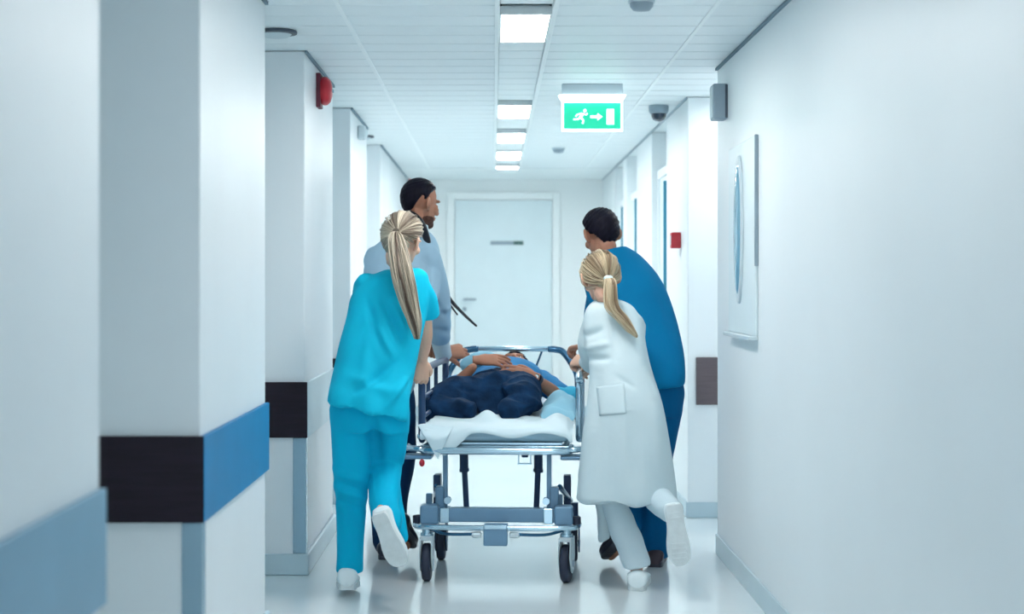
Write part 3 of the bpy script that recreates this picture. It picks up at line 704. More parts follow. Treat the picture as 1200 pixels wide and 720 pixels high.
def body_mesh(parent, J, m, k=1.0, hands=(), headM=None, jaw=1.0, size=.0036, legs=True, female=False):
    mb = MB()
    P = lambda n: Vector(J[n])
    up = (P('neck') - P('pelvis')).normalized()
    side = (P('shR') - P('shL')).normalized(); side = (side - up * side.dot(up)).normalized(); fw = up.cross(side)
    hs = (P('hipR') - P('hipL')).normalized()
    def tr(c, a, b, s_=side): return (c, s_ * a * k * .78, fw * b * k * .75)
    pe, ne = P('pelvis'), P('neck'); ch = P('chest') if 'chest' in J else pe.lerp(ne, .66)
    wa = pe.lerp(ch, .45)
    mb.loft(rings_smooth([tr(pe - up * .09, .10, .075, hs), tr(pe, .150, .095, hs), tr(wa, .125, .085), tr(ch, .150, .100), tr(ch.lerp(ne, .55), .140, .085), tr(ne - up * .03, .08, .065), tr(ne + up * .01, .062, .058)], 4), 22)
    sh = .034 * k
    mb.limb([(P('shL'), sh), (ch.lerp(ne, .70), .05 * k), (P('shR'), sh)], sub=4)
    for s_ in 'LR':
        a, b, c = P('sh' + s_), P('el' + s_), P('wr' + s_)
        mb.limb([(a, .034 * k), (a.lerp(b, .4), .034 * k), (b, .034 * k), (b.lerp(c, .35), .036 * k), (c, .023 * k)])
        if legs:
            a, b, c = P('hip' + s_), P('kn' + s_), P('an' + s_)
            mb.limb([(a, .055 * k), (a.lerp(b, .5), .045 * k), (b, .034 * k), (b.lerp(c, .35), .034 * k), (c, .026 * k)])
            mb.limb([(c, .032 * k), (P('toe' + s_).lerp(c, .5), .028), (P('toe' + s_), .022)], sub=2)
    for h in hands: hand_prims(mb, **h)
    if headM is not None:
        head_prims(mb, headM, k, jaw)
        mb.limb([(headM @ Vector((0, -.025, -.05)), .052 * k), (ne + up * .03, .052 * k), (ne - up * .02, .062 * k)], sub=3)
    return vox('body', mb, size, m, parent, smooth=2)

# ---- 1. blonde nurse in turquoise scrubs, seen from behind on the left
def nurse():
    base = W(409, 690, 7.0); base.z = 0
    N = empty('person', base); tag(N, 'blonde woman in turquoise scrubs with a long ponytail, walking at the left of the gurney', 'person', 'hospital staff pushing the gurney')
    hM = frame(W(472, 283, 7.26), R(28), R(12), R(6))
    J = dict(pelvis=W(434, 468, 7.06), chest=W(453, 370, 7.14), neck=W(468, 322, 7.20), shL=W(428, 334, 7.20), shR=W(494, 332, 7.17),
             elL=W(425, 395, 7.42), wrL=W(450, 420, 7.62), elR=W(499, 388, 7.27), wrR=W(495, 424, 7.36),
             hipL=W(411, 490, 7.06), hipR=W(455, 490, 7.05), knL=W(410, 575, 7.02), anL=W(409, 662, 7.06), toeL=W(408, 684, 7.14),
             knR=W(455, 560, 7.14), anR=W(446, 606, 6.80), toeR=W(463, 650, 6.80))
    body_mesh(N, J, skin_m, .92, headM=hM, hands=[dict(wrist=J['wrR'] + Vector((0, 0, -.005)), fdir=(-.10, .25, -1), dorsal=(.35, -.9, -.3), thumb=-1, curl=(45, 60, 35), k=.95, tcurl=50),
                                                dict(wrist=J['wrL'], fdir=(.5, .8, -.2), dorsal=(-.4, .1, 1), thumb=1, curl=(40, 55, 35), k=.92)])
    head_extras(N, hM, .92)
    # tunic
    mb = MB()
    mb.loft(rings_smooth([ring(452, 316, 492, 314, 7.18, .06), ring(430, 326, 502, 322, 7.18, .09), ring(412, 346, 504, 344, 7.17, .10), ring(406, 372, 500, 372, 7.15, .115),
                          ring(398, 402, 493, 404, 7.11, .12), ring(390, 436, 486, 440, 7.08, .135), ring(384, 458, 482, 468, 7.05, .15), ring(382, 470, 480, 492, 7.04, .155)], 4), 28, 2.3)
    mb.limb([(W(430, 336, 7.19), .062), (W(426, 366, 7.28), .062), (W(425, 392, 7.38), .060)])
    mb.limb([(W(490, 336, 7.17), .056), (W(499, 352, 7.21), .055), (W(502, 371, 7.25), .054)], cap=False)
    hemc = np.array(W(431, 480, 7.04))
    def disp(P, n):
        z = P[:, 2]; g = np.clip((1.15 - z) / .4, 0, 1)
        ang = np.arctan2(P[:, 1] - hemc[1], P[:, 0] - hemc[0])
        d = .010 * g * np.sin(ang * 6 + z * 5) + .0045 * wob(P, (22, 22, 9), 5)
        back = (n[:, 1] < .3)
        for a, b, w_, h in (((447, 352), (470, 405), .012, -.011), ((460, 352), (478, 398), .010, .009), ((428, 350), (448, 410), .014, -.009), ((470, 420), (430, 452), .018, -.010),
                            ((408, 440), (470, 462), .02, .008), ((440, 380), (462, 420), .012, .008), ((415, 460), (440, 445), .014, -.008), ((478, 440), (452, 478), .012, .010)):
            d = d + back * crease(P, W(*a, 7.02), W(*b, 6.98), w_ * 1.25, h * 1.7)
        return d
    tu = vox('tunic', mb, .008, scrub_m, N, smooth=6, disp=disp)
    # v of the hem: thin facing band along the sleeve
    # trousers
    mb = MB()
    mb.loft(rings_smooth([ring(392, 452, 478, 456, 7.06, .105), ring(386, 480, 481, 484, 7.05, .125), ring(388, 505, 480, 508, 7.05, .12)], 3), 24)
    mb.loft(rings_smooth([ring(387, 490, 440, 494, 7.06, .095), ring(389, 525, 437, 527, 7.05, .088), ring(391, 560, 432, 560, 7.04, .075), ring(393, 590, 430, 590, 7.04, .072),
                          ring(394, 630, 427, 630, 7.06, .07), ring(394, 655, 426, 655, 7.07, .07), ring(393, 671, 426, 671, 7.07, .07)], 4), 20, 2.2)
    mb.loft(rings_smooth([ring(432, 490, 481, 494, 7.05, .095), ring(432, 520, 477, 522, 7.08, .085), ring(433, 545, 473, 545, 7.12, .078)], 4), 20)
    mb.limb([(W(453, 548, 7.10), .070), (W(451, 572, 7.0), .066), (W(450, 592, 6.92), .062), (W(455, 612, 6.86), .066)], cap=True)
    mb.limb([(W(452, 560, 7.04), .060), (W(460, 600, 6.98), .050), (W(471, 630, 6.95), .030)], cap=True)
    def dt(P, n):
        z = P[:, 2]
        d = .004 * wob(P, (16, 16, 8), 11) + .006 * ridge(P, (6, 6, 42), 4) * np.exp(-((z - .50) / .08) ** 2) * (P[:, 0] < -.51)
        d += crease(P, W(437, 485, 6.95), W(442, 545, 6.95), .03, -.022)
        for i, zz in enumerate((560, 570, 580, 592)): d += crease(P, W(393, zz - 6, 6.97), W(428, zz + 5, 6.97), .015, .010 * (-1) ** i)
        d += crease(P, W(400, 500, 6.95), W(418, 555, 6.97), .03, -.006) + crease(P, W(455, 500, 6.95), W(470, 540, 6.98), .03, .006)
        return d
    vox('trousers', mb, .008, trous_m, N, smooth=5, disp=dt)
    shoe(N, W(407, 692, 6.98) * 1.0, Vector((W(408, 0, 7.2).x, 7.22, .012)), (0, 0, 1), shoe_m, sole_m, wd=.052, ht=.085)
    # raised shoe, sole towards the camera, toe down
    shoe(N, W(443, 603, 6.66), W(469, 664, 6.74), (.15, 1, .25), shoe_m, sole_m, wd=.048, ht=.075)
    hc = hair_cap(N, hM, .92, hairb_m, .010, .001)
    tie = (.034, -.116, .020)
    c = combed(N, hM, .92, tie, strand_m, 460, .021, loose=.006)
    TP = hM @ (Vector(tie) * .92 + Vector((0, -.012, 0)))
    cen = [TP, TP + Vector((.004, -.026, -.04)), W(472, 322, 7.02), W(479, 352, 7.01), W(486, 378, 7.0), W(489, 396, 7.0)]
    ponytail(N, cen, [.012, .040, .052, .046, .034, .014], strand_m, 260)
    e = solid('hair_tie', MB().loft([(TP + Vector((0, -.004 + .008 * i, 0)), Vector((.016, 0, 0)), Vector((0, 0, .016))) for i in (0, 1)], 16), hairb_m, None, smooth=True); at_parent(e, N)
    return N
nurse()

# ---- 2. doctor in a pale coat, far left of the gurney
def doctor():
    Yd = 8.15
    base = W(455, 651, Yd); base.z = 0
    N = empty('person', base); tag(N, 'tall dark-haired bearded man in a pale blue-white coat behind the blonde nurse', 'person', 'hospital staff pushing the gurney')
    hM = frame(W(493, 238, 8.42), R(52), R(10), R(3))
    J = dict(pelvis=W(455, 448, 8.12), chest=W(470, 330, 8.33), neck=W(483, 274, 8.38), shL=W(446, 302, 8.42), shR=W(502, 298, 8.30),
             elL=W(452, 372, 8.60), wrL=W(496, 398, 8.66), elR=W(513, 372, 8.50), wrR=W(522, 414, 8.70),
             hipL=W(440, 470, 8.12), hipR=W(470, 470, 8.12), knL=W(448, 565, 8.3), anL=W(452, 645, 8.0), toeL=W(452, 650, 8.2),
             knR=W(470, 565, 8.06), anR=W(468, 622, 7.92), toeR=W(476, 640, 7.95))
    body_mesh(N, J, skint_m, 1.0, headM=hM, jaw=1.1, hands=[
        dict(wrist=J['wrR'], fdir=(.92, .45, .10), dorsal=(-.25, -.9, .45), thumb=1, curl=(30, 60, 45), k=1.2, tcurl=10),
        dict(wrist=J['wrL'], fdir=(.35, .5, -.3), dorsal=(-.1, -.5, 1), thumb=1, curl=(50, 65, 40), k=.95, tcurl=40)])
    head_extras(N, hM, 1.0)
    mb = MB()
    mb.loft(rings_smooth([ring(468, 268, 504, 272, 8.36, .06), ring(450, 280, 511, 280, 8.36, .10), ring(431, 298, 516, 296, 8.36, .13), ring(425, 330, 517, 330, 8.31, .14),
                          ring(423, 375, 508, 375, 8.22, .13), ring(425, 420, 494, 420, 8.15, .13), ring(427, 470, 482, 470, 8.12, .14), ring(426, 500, 476, 500, 8.10, .14)], 4), 26, 2.3)
    mb.limb([(W(442, 304, 8.40), .072), (W(446, 340, 8.50), .064), (W(455, 375, 8.58), .058), (W(484, 394, 8.63), .046)])
    mb.limb([(W(500, 302, 8.30), .075), (W(511, 340, 8.40), .070), (W(515, 376, 8.50), .064), (W(516, 396, 8.60), .060)], cap=True)
    def dc(P, n):
        z = P[:, 2]; d = .005 * wob(P, (14, 14, 8), 21)
        for a, b, h in (((503, 350), (524, 372), -.010), ((500, 366), (526, 362), .009), ((505, 385), (528, 392), -.008), ((500, 300), (508, 345), -.008)): d = d + crease(P, W(*a, 8.36), W(*b, 8.4), .018, h * 1.3)
        return d
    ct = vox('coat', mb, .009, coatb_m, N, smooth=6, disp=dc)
    cf = vox('cuff', MB().cyl(W(515.5, 398, 8.60), W(520, 418, 8.68), .050, 20, .045), .006, coat_m, N, smooth=2)
    # shirt collar
    mb = MB(); mb.loft([(W(487, 262, 8.37) + Vector((0, 0, h)), Vector((.070 - q, 0, -.018)), Vector((0, .070 - q, 0))) for h, q in ((-.03, 0), (.006, .006), (.012, .012), (.0, .018))], 28)
    e = solid('shirt_collar', mb, coat_m, None, smooth=True); at_parent(e, N)
    # trousers
    mb = MB()
    mb.loft(rings_smooth([ring(428, 445, 484, 445, 8.12, .10), ring(430, 475, 486, 475, 8.12, .115), ring(432, 495, 484, 495, 8.12, .11)], 3), 22)
    mb.limb([(W(442, 490, 8.12), .085), (W(448, 565, 8.22), .072), (W(452, 635, 8.05), .066)])
    mb.loft(rings_smooth([ring(452, 485, 486, 485, 8.10, .09), ring(455, 530, 487, 530, 8.08, .085), ring(458, 565, 482, 565, 8.05, .078), ring(455, 600, 476, 600, 7.97, .07), ring(455, 628, 480, 630, 7.92, .07)], 4), 18)
    vox('trousers', mb, .009, navy_m, N, smooth=5, disp=lambda P, n: .005 * wob(P, (16, 16, 8), 31) + .005 * ridge(P, (5, 5, 30), 8))
    shoe(N, Vector((J['anL'].x, 7.95, .0)), Vector((J['anL'].x + .01, 8.25, .004)), (0, 0, 1), bshoe_m, bshoe_m, wd=.052)
    shoe(N, W(466, 618, 7.80), W(480, 643, 8.0), (.2, .4, 1), bshoe_m, bshoe_m, wd=.05)
    hair_cap(N, hM, 1.0, hairk_m, .010, .0018, low=.01)
    # beard: lower face shell
    S_ = hM
    b = MB().ell((0, .029, -.076), (.0605, .061, .046), S_).ell((0, .072, -.100), (.030, .027, .024), S_)
    vox('beard', b, .005, beard_m, N, smooth=3, disp=lambda P, n: .0012 * wob(P, (300, 300, 300), 3))
    return N, hM
DOC, dM = doctor()
# stethoscope round the doctor's neck, its ends swinging out to the right
mb = MB()
C0 = W(486, 262, 8.36)
pth = [W(470, 262, 8.44), W(471, 257, 8.34), W(478, 251, 8.275), W(487, 255, 8.25), W(495, 265, 8.25), W(500, 280, 8.28), W(503, 292, 8.33), W(509, 305, 8.47), W(515, 322, 8.54), W(519, 337, 8.56)]
mb.limb([(p, (.010, .016, .020, .020, .020, .019, .015, .009, .008, .008)[i]) for i, p in enumerate(pth)], n=12, sub=5)
mb.limb([(W(519, 337, 8.56), .009), (W(529, 353, 8.58), .010), (W(543, 368, 8.58), .008), (W(558, 382, 8.56), .006)], n=10)
mb.limb([(W(518, 339, 8.56), .006), (W(526, 355, 8.52), .006), (W(536, 369, 8.50), .004)], n=8)
st = solid('stethoscope', mb, black_m, None, smooth=True); tag(st, 'black stethoscope round the bearded doctor\'s neck, its tubes swinging to the right', 'stethoscope')

# ---- 3. dark-haired man in blue scrubs, bent over on the right
def porter():
    base = W(768, 663, 7.85); base.z = 0
    N = empty('person', base); tag(N, 'dark-haired man in deep blue scrubs bending forward on the right', 'person', 'hospital staff pushing the gurney')
    hM = frame(W(704, 275, 8.12), R(-22), R(22), R(-4))
    J = dict(pelvis=W(768, 445, 7.80), chest=W(745, 355, 7.98), neck=W(712, 312, 8.06), shL=W(700, 335, 8.12), shR=W(764, 330, 8.00),
             elL=W(694, 385, 8.34), wrL=W(684, 406, 8.42), elR=W(752, 395, 8.26), wrR=W(712, 415, 8.40),
             hipL=W(752, 468, 7.8), hipR=W(775, 468, 7.8), knL=W(742, 555, 8.0), anL=W(736, 628, 7.75), toeL=W(716, 652, 7.85),
             knR=W(771, 560, 7.85), anR=W(767, 642, 7.82), toeR=W(768, 656, 7.98))
    body_mesh(N, J, skint_m, .98, headM=hM, hands=[
        dict(wrist=J['wrL'], fdir=(-.55, .6, -.1), dorsal=(.2, -.3, 1), thumb=1, curl=(45, 60, 40), k=.95),
        dict(wrist=J['wrR'], fdir=(-.7, .6, -.1), dorsal=(0, -.3, 1), thumb=-1, curl=(35, 50, 30), k=.95)])
    head_extras(N, hM, .98)
    mb = MB()
    mb.loft(rings_smooth([ring(690, 302, 734, 290, 8.06, .075, tilt=-.2), ring(683, 322, 752, 301, 8.05, .105), ring(688, 352, 776, 330, 8.0, .13), ring(700, 385, 792, 372, 7.93, .14),
                          ring(716, 418, 801, 412, 7.85, .145), ring(728, 445, 803, 438, 7.80, .15), ring(732, 458, 802, 452, 7.79, .15)], 4), 28, 2.2)
    mb.limb([(W(704, 340, 8.10), .068), (W(699, 362, 8.22), .062), (W(697, 378, 8.30), .058)])
    mb.limb([(W(758, 338, 8.00), .075), (W(757, 370, 8.14), .066), (W(752, 390, 8.22), .060)])
    def dd(P, n):
        return .005 * wob(P, (12, 12, 8), 41) + crease(P, W(770, 330, 7.88), W(795, 400, 7.8), .03, -.006) + crease(P, W(745, 400, 7.7), W(795, 440, 7.7), .03, .008)
    vox('tunic', mb, .009, bscrub_m, N, smooth=6, disp=dd)
    mb = MB()
    mb.loft(rings_smooth([ring(735, 440, 797, 435, 7.80, .115), ring(735, 465, 801, 462, 7.80, .13), ring(737, 488, 799, 488, 7.80, .125)], 3), 24)
    mb.loft(rings_smooth([ring(764, 475, 800, 478, 7.80, .10), ring(762, 505, 795, 505, 7.82, .09), ring(760, 530, 789, 530, 7.84, .08), ring(757, 565, 786, 565, 7.85, .075), ring(752, 600, 782, 600, 7.84, .07), ring(751, 652, 782, 652, 7.83, .075)], 4), 20)
    mb.limb([(W(752, 478, 7.8), .090), (W(743, 555, 7.98), .070), (W(736, 620, 7.80), .055)])
    vox('trousers', mb, .009, btrous_m, N, smooth=5, disp=lambda P, n: .005 * wob(P, (16, 16, 8), 51) + .006 * ridge(P, (6, 6, 26), 9))
    shoe(N, Vector((W(767, 0, 7.76).x, 7.74, 0)), Vector((W(771, 0, 8.0).x, 8.03, .004)), (0, 0, 1), mat('shoe_brown', (.035, .018, .03), .5, var=.1), bshoe_m, wd=.05)
    shoe(N, W(733, 626, 7.66), W(712, 656, 7.84), (-.25, .55, .8), bshoe_m, bshoe_m, wd=.052)
    hair_cap(N, hM, .98, hairk_m, .016, .004, seed=9, low=-.030)
    e = solid('undershirt_collar', MB().loft([(W(716, 303, 8.05) + Vector((-.02, 0, .004)) + Vector((0, 0, h)), Vector((.068 - q, 0, .02)), Vector((0, .066 - q, -.01))) for h, q in ((-.02, 0), (.004, .003), (.006, .010), (-.01, .014))], 24), bscrub_m, None, smooth=True); at_parent(e, N)
    return N
porter()

# ---- 4. blonde woman in a long white coat on the right
def medic():
    base = W(747, 686, 7.25); base.z = 0
    N = empty('person', base); tag(N, 'blonde woman in a long white coat leaning into the gurney on the right', 'person', 'hospital staff pushing the gurney')
    hM = frame(W(703, 326, 7.44), R(-12), R(20), R(-3))
    J = dict(pelvis=W(738, 470, 7.32), chest=W(722, 395, 7.40), neck=W(712, 364, 7.42), shL=W(697, 378, 7.50), shR=W(742, 378, 7.42),
             elL=W(697, 428, 7.62), wrL=W(686, 424, 7.80), elR=W(735, 430, 7.60), wrR=W(700, 430, 7.78),
             hipL=W(722, 492, 7.32), hipR=W(756, 492, 7.30), knL=W(722, 585, 7.36), anL=W(746, 662, 7.22), toeL=W(746, 678, 7.34),
             knR=W(768, 575, 7.38), anR=W(788, 600, 7.03), toeR=W(797, 650, 7.02))
    body_mesh(N, J, skin_m, .90, headM=hM, hands=[
        dict(wrist=J['wrL'], fdir=(-.55, .6, .05), dorsal=(-.3, -.6, .7), thumb=1, curl=(45, 60, 40), k=.92),
        dict(wrist=J['wrR'], fdir=(-.7, .5, -.1), dorsal=(0, -.4, 1), thumb=-1, curl=(40, 55, 30), k=.9)])
    head_extras(N, hM, .90)
    mb = MB()
    mb.loft(rings_smooth([ring(697, 352, 727, 352, 7.43, .05), ring(687, 362, 742, 360, 7.42, .08), ring(683, 382, 753, 380, 7.41, .10), ring(686, 410, 757, 405, 7.38, .115),
                          ring(690, 435, 764, 435, 7.35, .125), ring(687, 470, 775, 470, 7.32, .145), ring(682, 510, 782, 510, 7.31, .16), ring(678, 550, 787, 550, 7.31, .175), ring(674, 584, 790, 588, 7.31, .185)], 4), 36, 2.2)
    mb.limb([(W(697, 378, 7.44), .056), (W(690, 402, 7.46), .056), (W(695, 424, 7.52), .054), (W(690, 424, 7.64), .044), (W(687, 424, 7.74), .038)])
    mb.limb([(W(696, 424, 7.50), .046), (W(693, 436, 7.50), .016)], sub=1)
    mb.limb([(W(742, 382, 7.42), .058), (W(740, 408, 7.52), .054), (W(732, 428, 7.60), .048), (W(706, 430, 7.74), .038)])
    # flap blown forward at the lower left
    mb.loft(rings_smooth([ring(690, 520, 720, 520, 7.40, .06), ring(678, 560, 716, 560, 7.45, .05), ring(700, 590, 722, 590, 7.42, .03), ring(703, 634, 716, 632, 7.40, .012)], 4), 16)
    cc = np.array(W(732, 560, 7.31))
    def dc(P, n):
        z = P[:, 2]; g = np.clip((.95 - z) / .5, 0, 1); ang = np.arctan2(P[:, 1] - cc[1], P[:, 0] - cc[0])
        d = .014 * g * np.sin(ang * 5 + 1.0 + z * 3) + .0045 * wob(P, (16, 16, 8), 61)
        for a, b, Y, w_, h in (((684, 395), (706, 385), 7.40, .016, -.010), ((686, 408), (712, 402), 7.40, .014, .010), ((686, 420), (712, 418), 7.42, .014, -.010), ((715, 372), (722, 420), 7.30, .014, -.007),
                               ((702, 440), (695, 500), 7.20, .02, -.007), ((745, 380), (752, 430), 7.30, .02, .006), ((720, 440), (745, 455), 7.22, .012, -.006), ((765, 470), (775, 560), 7.16, .03, .008), ((742, 480), (748, 575), 7.12, .03, -.008)):
            d = d + crease(P, W(*a, Y), W(*b, Y), w_ * 1.05, h * 1.5)
        # hem line lifts towards the middle
        return d
    ct = vox('coat', mb, .008, coat_m, N, smooth=6, disp=dc)
    # patch pocket, laid on the cloth
    mb = MB(); nx, nz = 10, 12
    A, B, C_, D = W(703, 458, 7.0), W(736, 452, 7.0), W(738, 488, 7.0), W(706, 492, 7.0)
    vs = [(A.lerp(B, i / nx)).lerp(D.lerp(C_, i / nx), j / nz) for j in range(nz + 1) for i in range(nx + 1)]
    mb.add(vs, [(j * (nx + 1) + i, j * (nx + 1) + i + 1, (j + 1) * (nx + 1) + i + 1, (j + 1) * (nx + 1) + i) for j in range(nz) for i in range(nx)])
    pk = link('pocket', mb.mesh('pocket'), None, coat_m, True)
    sw = pk.modifiers.new('w', 'SHRINKWRAP'); sw.wrap_method = 'PROJECT'; sw.use_project_y = True; sw.use_positive_direction = True; sw.use_negative_direction = True; sw.target = ct; sw.offset = .003; sw.project_limit = .6
    sd = pk.modifiers.new('t', 'SOLIDIFY'); sd.thickness = .0015; sd.offset = 0
    at_parent(pk, N)
    # collar
    e = solid('collar', MB().loft([(W(711, 353, 7.43) + Vector((0, 0, h)), Vector((.056 - q, 0, 0)), Vector((0, .058 - q, 0))) for h, q in ((-.03, -.012), (.008, .0), (.010, .008), (-.01, .014))], 24), coat_m, None, smooth=True); at_parent(e, N)
    # trousers
    mb = MB()
    mb.loft(rings_smooth([ring(705, 470, 768, 470, 7.32, .10), ring(702, 500, 776, 500, 7.31, .12), ring(706, 530, 774, 530, 7.31, .11)], 3), 22)
    mb.loft(rings_smooth([ring(704, 520, 745, 520, 7.32, .09), ring(703, 560, 741, 560, 7.36, .08), ring(706, 590, 737, 588, 7.36, .07), ring(713, 620, 746, 614, 7.32, .065), ring(724, 648, 757, 642, 7.26, .06), ring(732, 668, 763, 662, 7.22, .06)], 4), 20)
    mb.loft(rings_smooth([ring(738, 520, 776, 520, 7.32, .09), ring(742, 555, 780, 552, 7.35, .082), ring(748, 575, 783, 568, 7.33, .07)], 4), 20)
    mb.limb([(W(762, 572, 7.33), .068), (W(772, 586, 7.22), .062), (W(783, 596, 7.10), .055), (W(788, 601, 7.05), .050)])
    def dt(P, n):
        d = .004 * wob(P, (18, 18, 10), 71) + .004 * ridge(P, (8, 8, 36), 12)
        return d + crease(P, W(735, 580, 7.25), W(745, 600, 7.25), .02, -.012)
    vox('trousers', mb, .008, wtrous_m, N, smooth=5, disp=dt)
    shoe(N, Vector((W(746, 0, 7.16).x, 7.14, 0)), Vector((W(752, 0, 7.4).x - .01, 7.40, .004)), (0, 0, 1), shoe_m, sole_m, wd=.054, ht=.07)
    shoe(N, W(790, 592, 6.93), W(798, 664, 6.93), (.0, 1, .05), shoe_m, sole_m, wd=.050, ht=.08)
    hair_cap(N, hM, .90, mat('hair_honey_base', (.42, .32, .20), .5, bump=.3, bscale=80, var=.2, vscale=40), .012, .001)
    tie = (.004, -.112, -.048)
    combed(N, hM, .90, tie, strand2_m, 420, .018, loose=.008)
    TP = hM @ (Vector(tie) * .90 + Vector((0, -.012, 0)))
    cen = [TP, TP + Vector((.010, -.025, -.022)), W(718, 358, 7.28), W(730, 374, 7.265), W(740, 387, 7.26), W(746, 394, 7.26)]
    ponytail(N, cen, [.012, .028, .032, .028, .020, .008], strand2_m, 170)
    e = solid('hair_tie', MB().ell(TP + Vector((0, -.002, 0)), (.022, .016, .014)), sheet_m, None, smooth=True); at_parent(e, N)
    return N
medic()

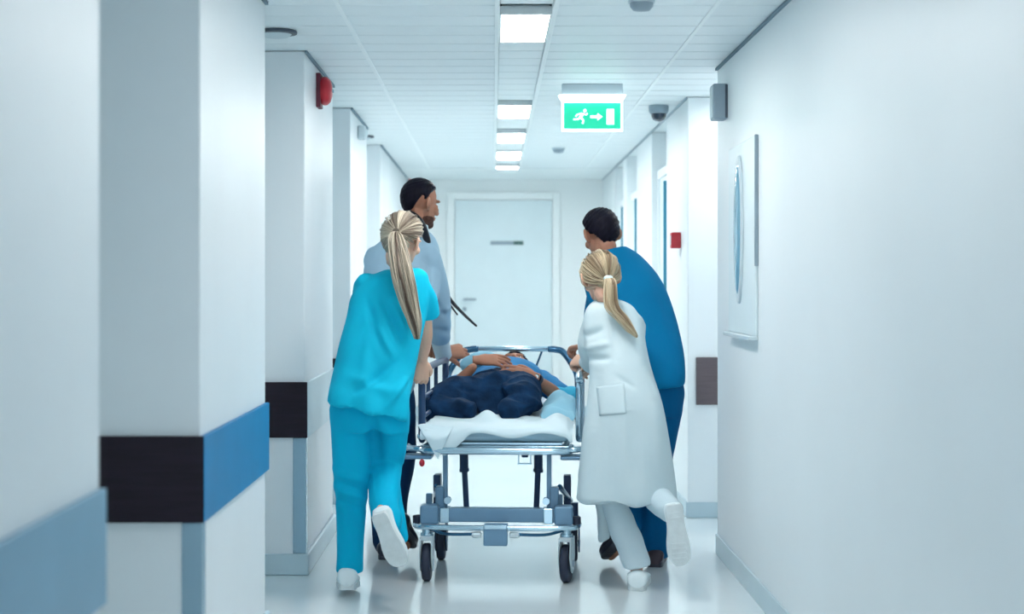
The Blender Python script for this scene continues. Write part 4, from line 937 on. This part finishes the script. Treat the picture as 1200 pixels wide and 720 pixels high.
# ---- 5. the patient lying on the gurney
def patient():
    base = Vector((.05, 8.0, .705))
    N = empty('person', base); tag(N, 'man in dark jeans and blue shirt lying on the gurney, hands on his belly', 'person')
    hM = Matrix.Translation((.115, 8.86, .885)) @ Matrix.Rotation(R(-3.4), 4, 'Z') @ Matrix.Rotation(R(180), 4, 'Z') @ Matrix.Rotation(R(62), 4, 'X')
    J = dict(pelvis=(.035, 8.12, .80), chest=(.075, 8.48, .83), neck=(.10, 8.70, .86), shL=(-.07, 8.60, .83), shR=(.26, 8.60, .83),
             elL=tuple(W(524, 462, 8.22)), wrL=tuple(W(554, 431, 8.13)), elR=tuple(W(655, 465, 8.30)), wrR=tuple(W(626, 443, 8.12)),
             hipL=(-.05, 8.10, .80), hipR=(.13, 8.10, .80), knL=tuple(W(513, 478, 7.90)), anL=tuple(W(545, 482, 7.80)), toeL=tuple(W(548, 484, 7.90)),
             knR=tuple(W(612, 468, 7.90)), anR=tuple(W(598, 482, 7.80)), toeR=tuple(W(596, 484, 7.90)))
    body_mesh(N, J, skint_m, .97, headM=hM, hands=[
        dict(wrist=Vector(J['wrR']) + Vector((-.005, 0, .004)), fdir=(-.90, .02, .22), dorsal=(.1, -.80, .62), thumb=1, curl=(16, 20, 12), k=1.08, spread=1.2),
        dict(wrist=Vector(J['wrL']) + Vector((.03, .05, .035)), fdir=(.9, .02, .02), dorsal=(0, -.6, .8), thumb=-1, curl=(15, 20, 10), k=1.05, spread=1.0)])
    head_extras(N, hM, .97)
    hair_cap(N, hM, .97, hairk_m, .014, .003)
    mb = MB()
    V = Vector
    mb.loft(rings_smooth([(V((.04, 8.08, .80)), V((.165, 0, 0)), V((0, .01, .10))), (V((.05, 8.2, .825)), V((.168, 0, 0)), V((0, .01, .098))), (V((.065, 8.36, .835)), V((.178, 0, 0)), V((0, .01, .105))),
                          (V((.08, 8.52, .860)), V((.185, 0, 0)), V((0, 0, .115))), (V((.09, 8.63, .85)), V((.16, 0, 0)), V((0, 0, .09))), (V((.10, 8.69, .86)), V((.09, 0, 0)), V((0, 0, .065)))], 4), 24)
    mb.limb([((-.07, 8.58, .84), .066), (W(530, 452, 8.30), .048)], sub=1)
    mb.limb([((.25, 8.58, .84), .066), (W(657, 462, 8.36), .050)], sub=1)
    vox('shirt', mb, .008, shirt_m, N, smooth=5, disp=lambda P, n: .005 * wob(P, (20, 20, 20), 81) + .006 * ridge(P, (9, 18, 9), 14))
    # light sleeves: pushed-up cuffs
    vox('sleeve', MB().limb([(W(670, 462, 8.36), .045), (W(663, 466, 8.32), .052), (W(652, 464, 8.28), .050)], sub=3).limb([(W(664, 466, 8.32), .045), (W(665, 475, 8.28), .022)], sub=1), .006, cuff_m, N, smooth=4, disp=lambda P, n: .005 * wob(P, (50, 50, 50), 83))
    vox('sleeve', MB().limb([(W(548, 428, 8.28), .040), (W(560, 421, 8.26), .040), (W(574, 419, 8.24), .032)], sub=3), .006, lblue_m, N, smooth=4, disp=lambda P, n: .005 * wob(P, (50, 50, 50), 84))
    mb = MB()
    mb.loft(rings_smooth([(V((.04, 8.20, .825)), V((.165, 0, 0)), V((0, .02, .098))), (V((.037, 8.10, .80)), V((.180, 0, 0)), V((0, .02, .105))), (V((.035, 8.0, .80)), V((.175, 0, 0)), V((0, .02, .105))), (V((.035, 7.93, .78)), V((.12, 0, 0)), V((0, .02, .07)))], 4), 26)
    for hip, kn, an in (((-.05, 8.08, .80), W(512, 476, 7.90), W(546, 482, 7.76)), ((.13, 8.08, .80), W(614, 467, 7.90), W(597, 482, 7.76))):
        h = V(hip)
        r_ = .088 if kn.x > 0 else .072
        mb.limb([(h, .105), (h.lerp(kn, .5) + V((0, 0, .02)), .094), (kn, r_), (kn + V((0, -.04, -.02)), r_ * .9)])
        mb.limb([(kn + V((0, -.02, -.015)), .076), (kn.lerp(an, .5) + V((0, -.01, -.02)), .070), (an, .055)])
    vox('jeans', mb, .008, jean_m, N, smooth=4, disp=lambda P, n: .006 * wob(P, (18, 18, 18), 91) + .016 * ridge(P, (22, 14, 34), 16) ** 2 - .004 + .007 * ridge(P, (44, 25, 44), 19) ** 2 + sum(crease(P, W(a_, b_, 7.8), W(c_, d_, 7.8), .012, h_) for a_, b_, c_, d_, h_ in ((532, 468, 556, 478, .012), (535, 458, 560, 462, -.010), (530, 480, 552, 492, -.010), (590, 458, 618, 452, .012), (592, 466, 622, 470, -.012), (600, 478, 630, 474, .012), (605, 490, 634, 484, -.010), (500, 470, 520, 486, .010), (505, 486, 530, 494, -.008), (560, 445, 600, 446, .008))))
    for s, an, to in ((-1, J['anL'], J['toeL']), (1, J['anR'], J['toeR'])):
        shoe(N, V(an) + V((0, .02, -.045)), V(an) + V((-s * .03, .22, -.03)), (-s * .3, 0, 1), bshoe_m, bshoe_m, wd=.042, ht=.06)
    return N
patient()
# wristwatch on the patient's right-hand side wrist
wc = W(629.5, 445.0, 8.135); ax = (W(655, 465, 8.30) - W(626, 443, 8.12)).normalized()
u = ax.cross(Vector((0, -.6, .8))).normalized(); v = ax.cross(u)
T = empty('wristwatch', wc); tag(T, 'black wristwatch with a light dial on the lying patient\'s wrist', 'wristwatch')
mb = MB().loft([(wc + ax * (.009 * h), u * r_, v * r_) for h, r_ in ((-1, .026), (-1, .031), (1, .031), (1, .026))], 24); e = solid('strap', mb, bshoe_m, None, smooth=True); at_parent(e, T)
nn = Vector((-.1, -.9, .45)).normalized()
e = solid('case', MB().cyl(wc + nn * .029, wc + nn * .037, .015), bshoe_m, None, smooth=True); at_parent(e, T)
e = solid('dial', MB().cyl(wc + nn * .0365, wc + nn * .0385, .010), coat_m, None, smooth=True); at_parent(e, T)
# pillow under the head
pm = MB().loft(rings_smooth([(gw(.0, 1.44, .725), Vector((.12, 0, 0)), Vector((0, 0, .01))), (gw(.0, 1.47, .765), Vector((.24, 0, 0)), Vector((0, 0, .04))), (gw(0, 1.57, .80), Vector((.26, 0, 0)), Vector((0, 0, .055))), (gw(0, 1.68, .82), Vector((.24, 0, 0)), Vector((0, 0, .04))), (gw(0, 1.71, .82), Vector((.12, 0, 0)), Vector((0, 0, .01)))], 4), 28, 3)
tag(solid('pillow', pm, sheet_m, None, smooth=True), 'white pillow under the lying patient\'s head', 'pillow')
